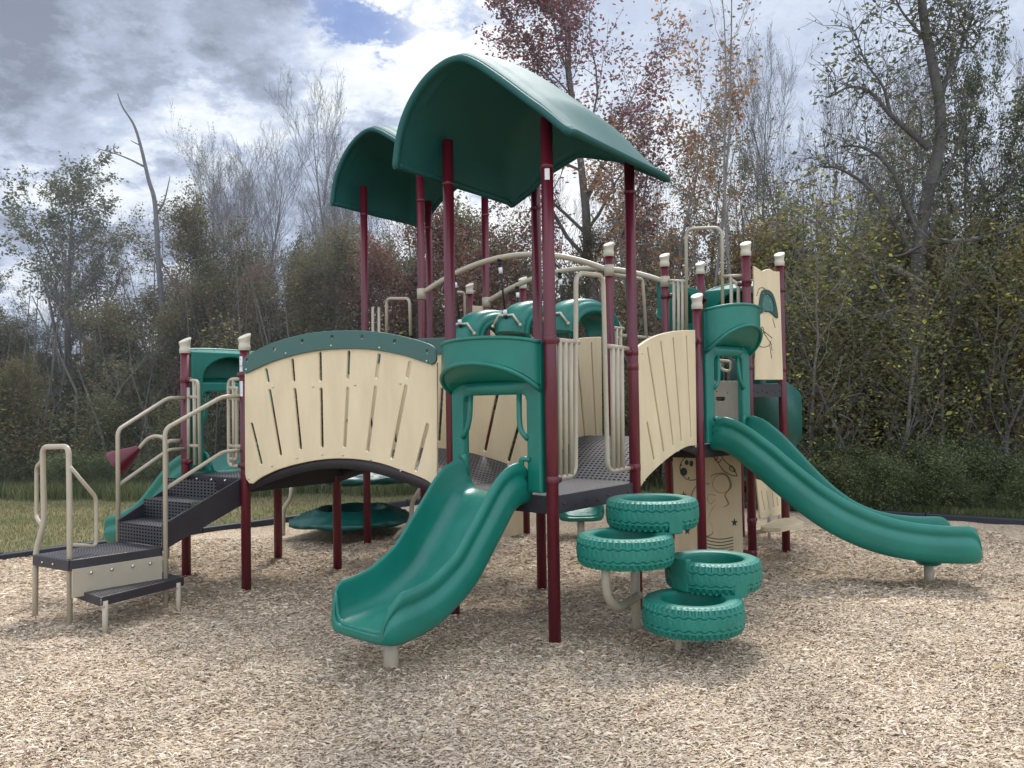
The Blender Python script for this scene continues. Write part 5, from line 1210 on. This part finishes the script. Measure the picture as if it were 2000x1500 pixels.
ho_ = hm.node_tree.nodes.new('ShaderNodeOutputMaterial'); hm.node_tree.links.new(vs_.outputs[0], ho_.inputs['Volume'])
# ------------------------------------------------------------------ sky and sun
SUN_EL, SUN_AZ = 54, 14      # azimuth measured from +Y toward +X
w = bpy.data.worlds.new('World'); scene.world = w; w.use_nodes = True; nt = w.node_tree; nd = nt.nodes; lk = nt.links
for n_ in list(nd): nd.remove(n_)
def wn(t, **kw):
    n_ = nd.new(t)
    for k_, v_ in kw.items():
        if k_ in n_.inputs.keys(): n_.inputs[k_].default_value = v_
        else: setattr(n_, k_, v_)
    return n_
sky = wn('ShaderNodeTexSky', sky_type='NISHITA', sun_disc=False); sky.sun_elevation = radians(SUN_EL); sky.sun_rotation = radians(SUN_AZ)
bg = wn('ShaderNodeBackground', Strength=.10); lk.new(sky.outputs[0], bg.inputs[0])
tc = wn('ShaderNodeTexCoord'); sp = wn('ShaderNodeSeparateXYZ'); lk.new(tc.outputs['Generated'], sp.inputs[0])
zc = wn('ShaderNodeMath', operation='MAXIMUM'); lk.new(sp.outputs[2], zc.inputs[0]); zc.inputs[1].default_value = 0
za = wn('ShaderNodeMath', operation='ADD'); lk.new(zc.outputs[0], za.inputs[0]); za.inputs[1].default_value = .30
dvn = wn('ShaderNodeVectorMath', operation='DIVIDE'); lk.new(tc.outputs['Generated'], dvn.inputs[0]); cmb = wn('ShaderNodeCombineXYZ'); 
for i in range(3): lk.new(za.outputs[0], cmb.inputs[i])
lk.new(cmb.outputs[0], dvn.inputs[1])
mp = wn('ShaderNodeMapping'); mp.inputs['Scale'].default_value = (1.25,1.25,1.0); mp.inputs['Location'].default_value = (3.1,1.7,.4); lk.new(dvn.outputs[0], mp.inputs['Vector'])
n1 = wn('ShaderNodeTexNoise', Scale=1.7, Detail=9, Roughness=.62, Distortion=.1); lk.new(mp.outputs[0], n1.inputs['Vector'])
n2_ = wn('ShaderNodeTexNoise', Scale=5.6, Detail=11, Roughness=.66, Distortion=.0); lk.new(mp.outputs[0], n2_.inputs['Vector'])
def spot(px, py, r_in, r_out):
    d_ = ray(px, py).normalized(); vm = wn('ShaderNodeVectorMath', operation='DOT_PRODUCT'); lk.new(tc.outputs['Generated'], vm.inputs[0]); vm.inputs[1].default_value = tuple(d_)
    mr = wn('ShaderNodeMapRange', interpolation_type='SMOOTHSTEP'); lk.new(vm.outputs['Value'], mr.inputs[0]); mr.inputs[1].default_value = cos(radians(r_out)); mr.inputs[2].default_value = cos(radians(r_in)); return mr.outputs[0]
def mth(op, a, b, cl=False):
    q_ = wn('ShaderNodeMath', operation=op, use_clamp=cl)
    for i, v_ in enumerate((a, b)):
        if isinstance(v_, (int, float)): q_.inputs[i].default_value = v_
        else: lk.new(v_, q_.inputs[i])
    return q_.outputs[0]
# tone of the cloud sheet: billowy noise plus broad bright and dark banks at real bearings
ridge = mth('SUBTRACT', 1.0, mth('MULTIPLY', mth('ABSOLUTE', mth('SUBTRACT', n2_.outputs[0], .5), 0), 5.0))
puff = mth('MULTIPLY', mth('POWER', mth('MAXIMUM', ridge, 0), 2.0), .10)
calm = mth('SUBTRACT', 1.0, mth('MULTIPLY', spot(1650,100,8,26), .75))
tone = mth('MULTIPLY', mth('ADD', mth('MULTIPLY', mth('SUBTRACT', n1.outputs[0], .5), 2.0), mth('MULTIPLY', mth('SUBTRACT', n2_.outputs[0], .5), 1.7)), calm)
tone = mth('ADD', mth('ADD', tone, puff), .54)
tone = mth('SUBTRACT', tone, mth('MULTIPLY', spot(170,-60,3,14), .52))
tone = mth('SUBTRACT', tone, mth('MULTIPLY', spot(-60,330,2,8), .18))
tone = mth('SUBTRACT', tone, mth('MULTIPLY', spot(540,60,1,6), .22))
tone = mth('ADD', tone, mth('MULTIPLY', spot(900,90,1,8), .24))
tone = mth('ADD', tone, mth('MULTIPLY', spot(260,190,1,9), .34))
tone = mth('ADD', tone, mth('MULTIPLY', spot(1100,520,4,16), .30))
cr = wn('ShaderNodeValToRGB'); lk.new(tone, cr.inputs[0]); e = cr.color_ramp
e.elements[0].position = -.0; e.elements[0].color = (.16,.19,.265,1); e.elements[1].position = 1; e.elements[1].color = (.90,.92,.93,1)
e.elements.new(.32).color = (.28,.325,.43,1); e.elements.new(.55).color = (.43,.50,.64,1); e.elements.new(.74).color = (.68,.73,.80,1)
bc = wn('ShaderNodeBackground'); lk.new(cr.outputs[0], bc.inputs[0])
glow = wn('ShaderNodeVectorMath', operation='DOT_PRODUCT'); lk.new(tc.outputs['Generated'], glow.inputs[0]); glow.inputs[1].default_value = (sin(radians(SUN_AZ))*cos(radians(SUN_EL)), cos(radians(SUN_AZ))*cos(radians(SUN_EL)), sin(radians(SUN_EL)))
back = wn('ShaderNodeMapRange', interpolation_type='SMOOTHSTEP'); lk.new(sp.outputs[1], back.inputs[0]); back.inputs[1].default_value = .35; back.inputs[2].default_value = -.5; back.inputs[3].default_value = 0; back.inputs[4].default_value = 1.6  # extra sky brightness behind the camera, added to fill the front faces
gl_ = mth('MULTIPLY', mth('POWER', mth('MAXIMUM', glow.outputs['Value'], 0), 90), 26.0)
lk.new(mth('ADD', mth('ADD', gl_, back.outputs[0]), 1.26), bc.inputs['Strength'])
mxa = wn('ShaderNodeMixShader')
bb = wn('ShaderNodeBackground', Strength=1.0); bb.inputs[0].default_value = (.13,.26,.66,1)
gap = mth('MULTIPLY', spot(705,50,.8,4.6), mth('MULTIPLY', mth('SUBTRACT', .535, n2_.outputs[0]), 16, True), True)
gap2 = mth('MULTIPLY', spot(905,40,.2,3.2), mth('MULTIPLY', mth('SUBTRACT', .50, n2_.outputs[0]), 9, True), True)
gap = mth('ADD', gap, mth('MULTIPLY', gap2, .6), True)
mxb = wn('ShaderNodeMixShader'); mxb.inputs[0].default_value = .8; lk.new(bg.outputs[0], mxb.inputs[1]); lk.new(bb.outputs[0], mxb.inputs[2])
lk.new(mxb.outputs[0], mxa.inputs[1]); lk.new(bc.outputs[0], mxa.inputs[2])
cov = mth('SUBTRACT', 1.0, mth('MULTIPLY', gap, .85), True); lk.new(cov, mxa.inputs[0])
wo_ = wn('ShaderNodeOutputWorld'); lk.new(mxa.outputs[0], wo_.inputs[0])
sl_ = bpy.data.lights.new('sun', 'SUN'); sl_.energy = 3.0; sl_.angle = radians(12); sl_.color = (1,.95,.86); so_ = bpy.data.objects.new('sun', sl_); col.objects.link(so_)
el, az = radians(SUN_EL), radians(SUN_AZ); dirv = Vector((sin(az)*cos(el), cos(az)*cos(el), sin(el)))
so_.rotation_euler = dirv.to_track_quat('Z', 'Y').to_euler(); so_.location = (0,0,20)
scene.view_settings.view_transform = 'Standard'; scene.view_settings.look = 'None'; scene.view_settings.exposure = 0; scene.view_settings.gamma = 1
scene.cycles.max_bounces = 6; scene.cycles.transparent_max_bounces = 12
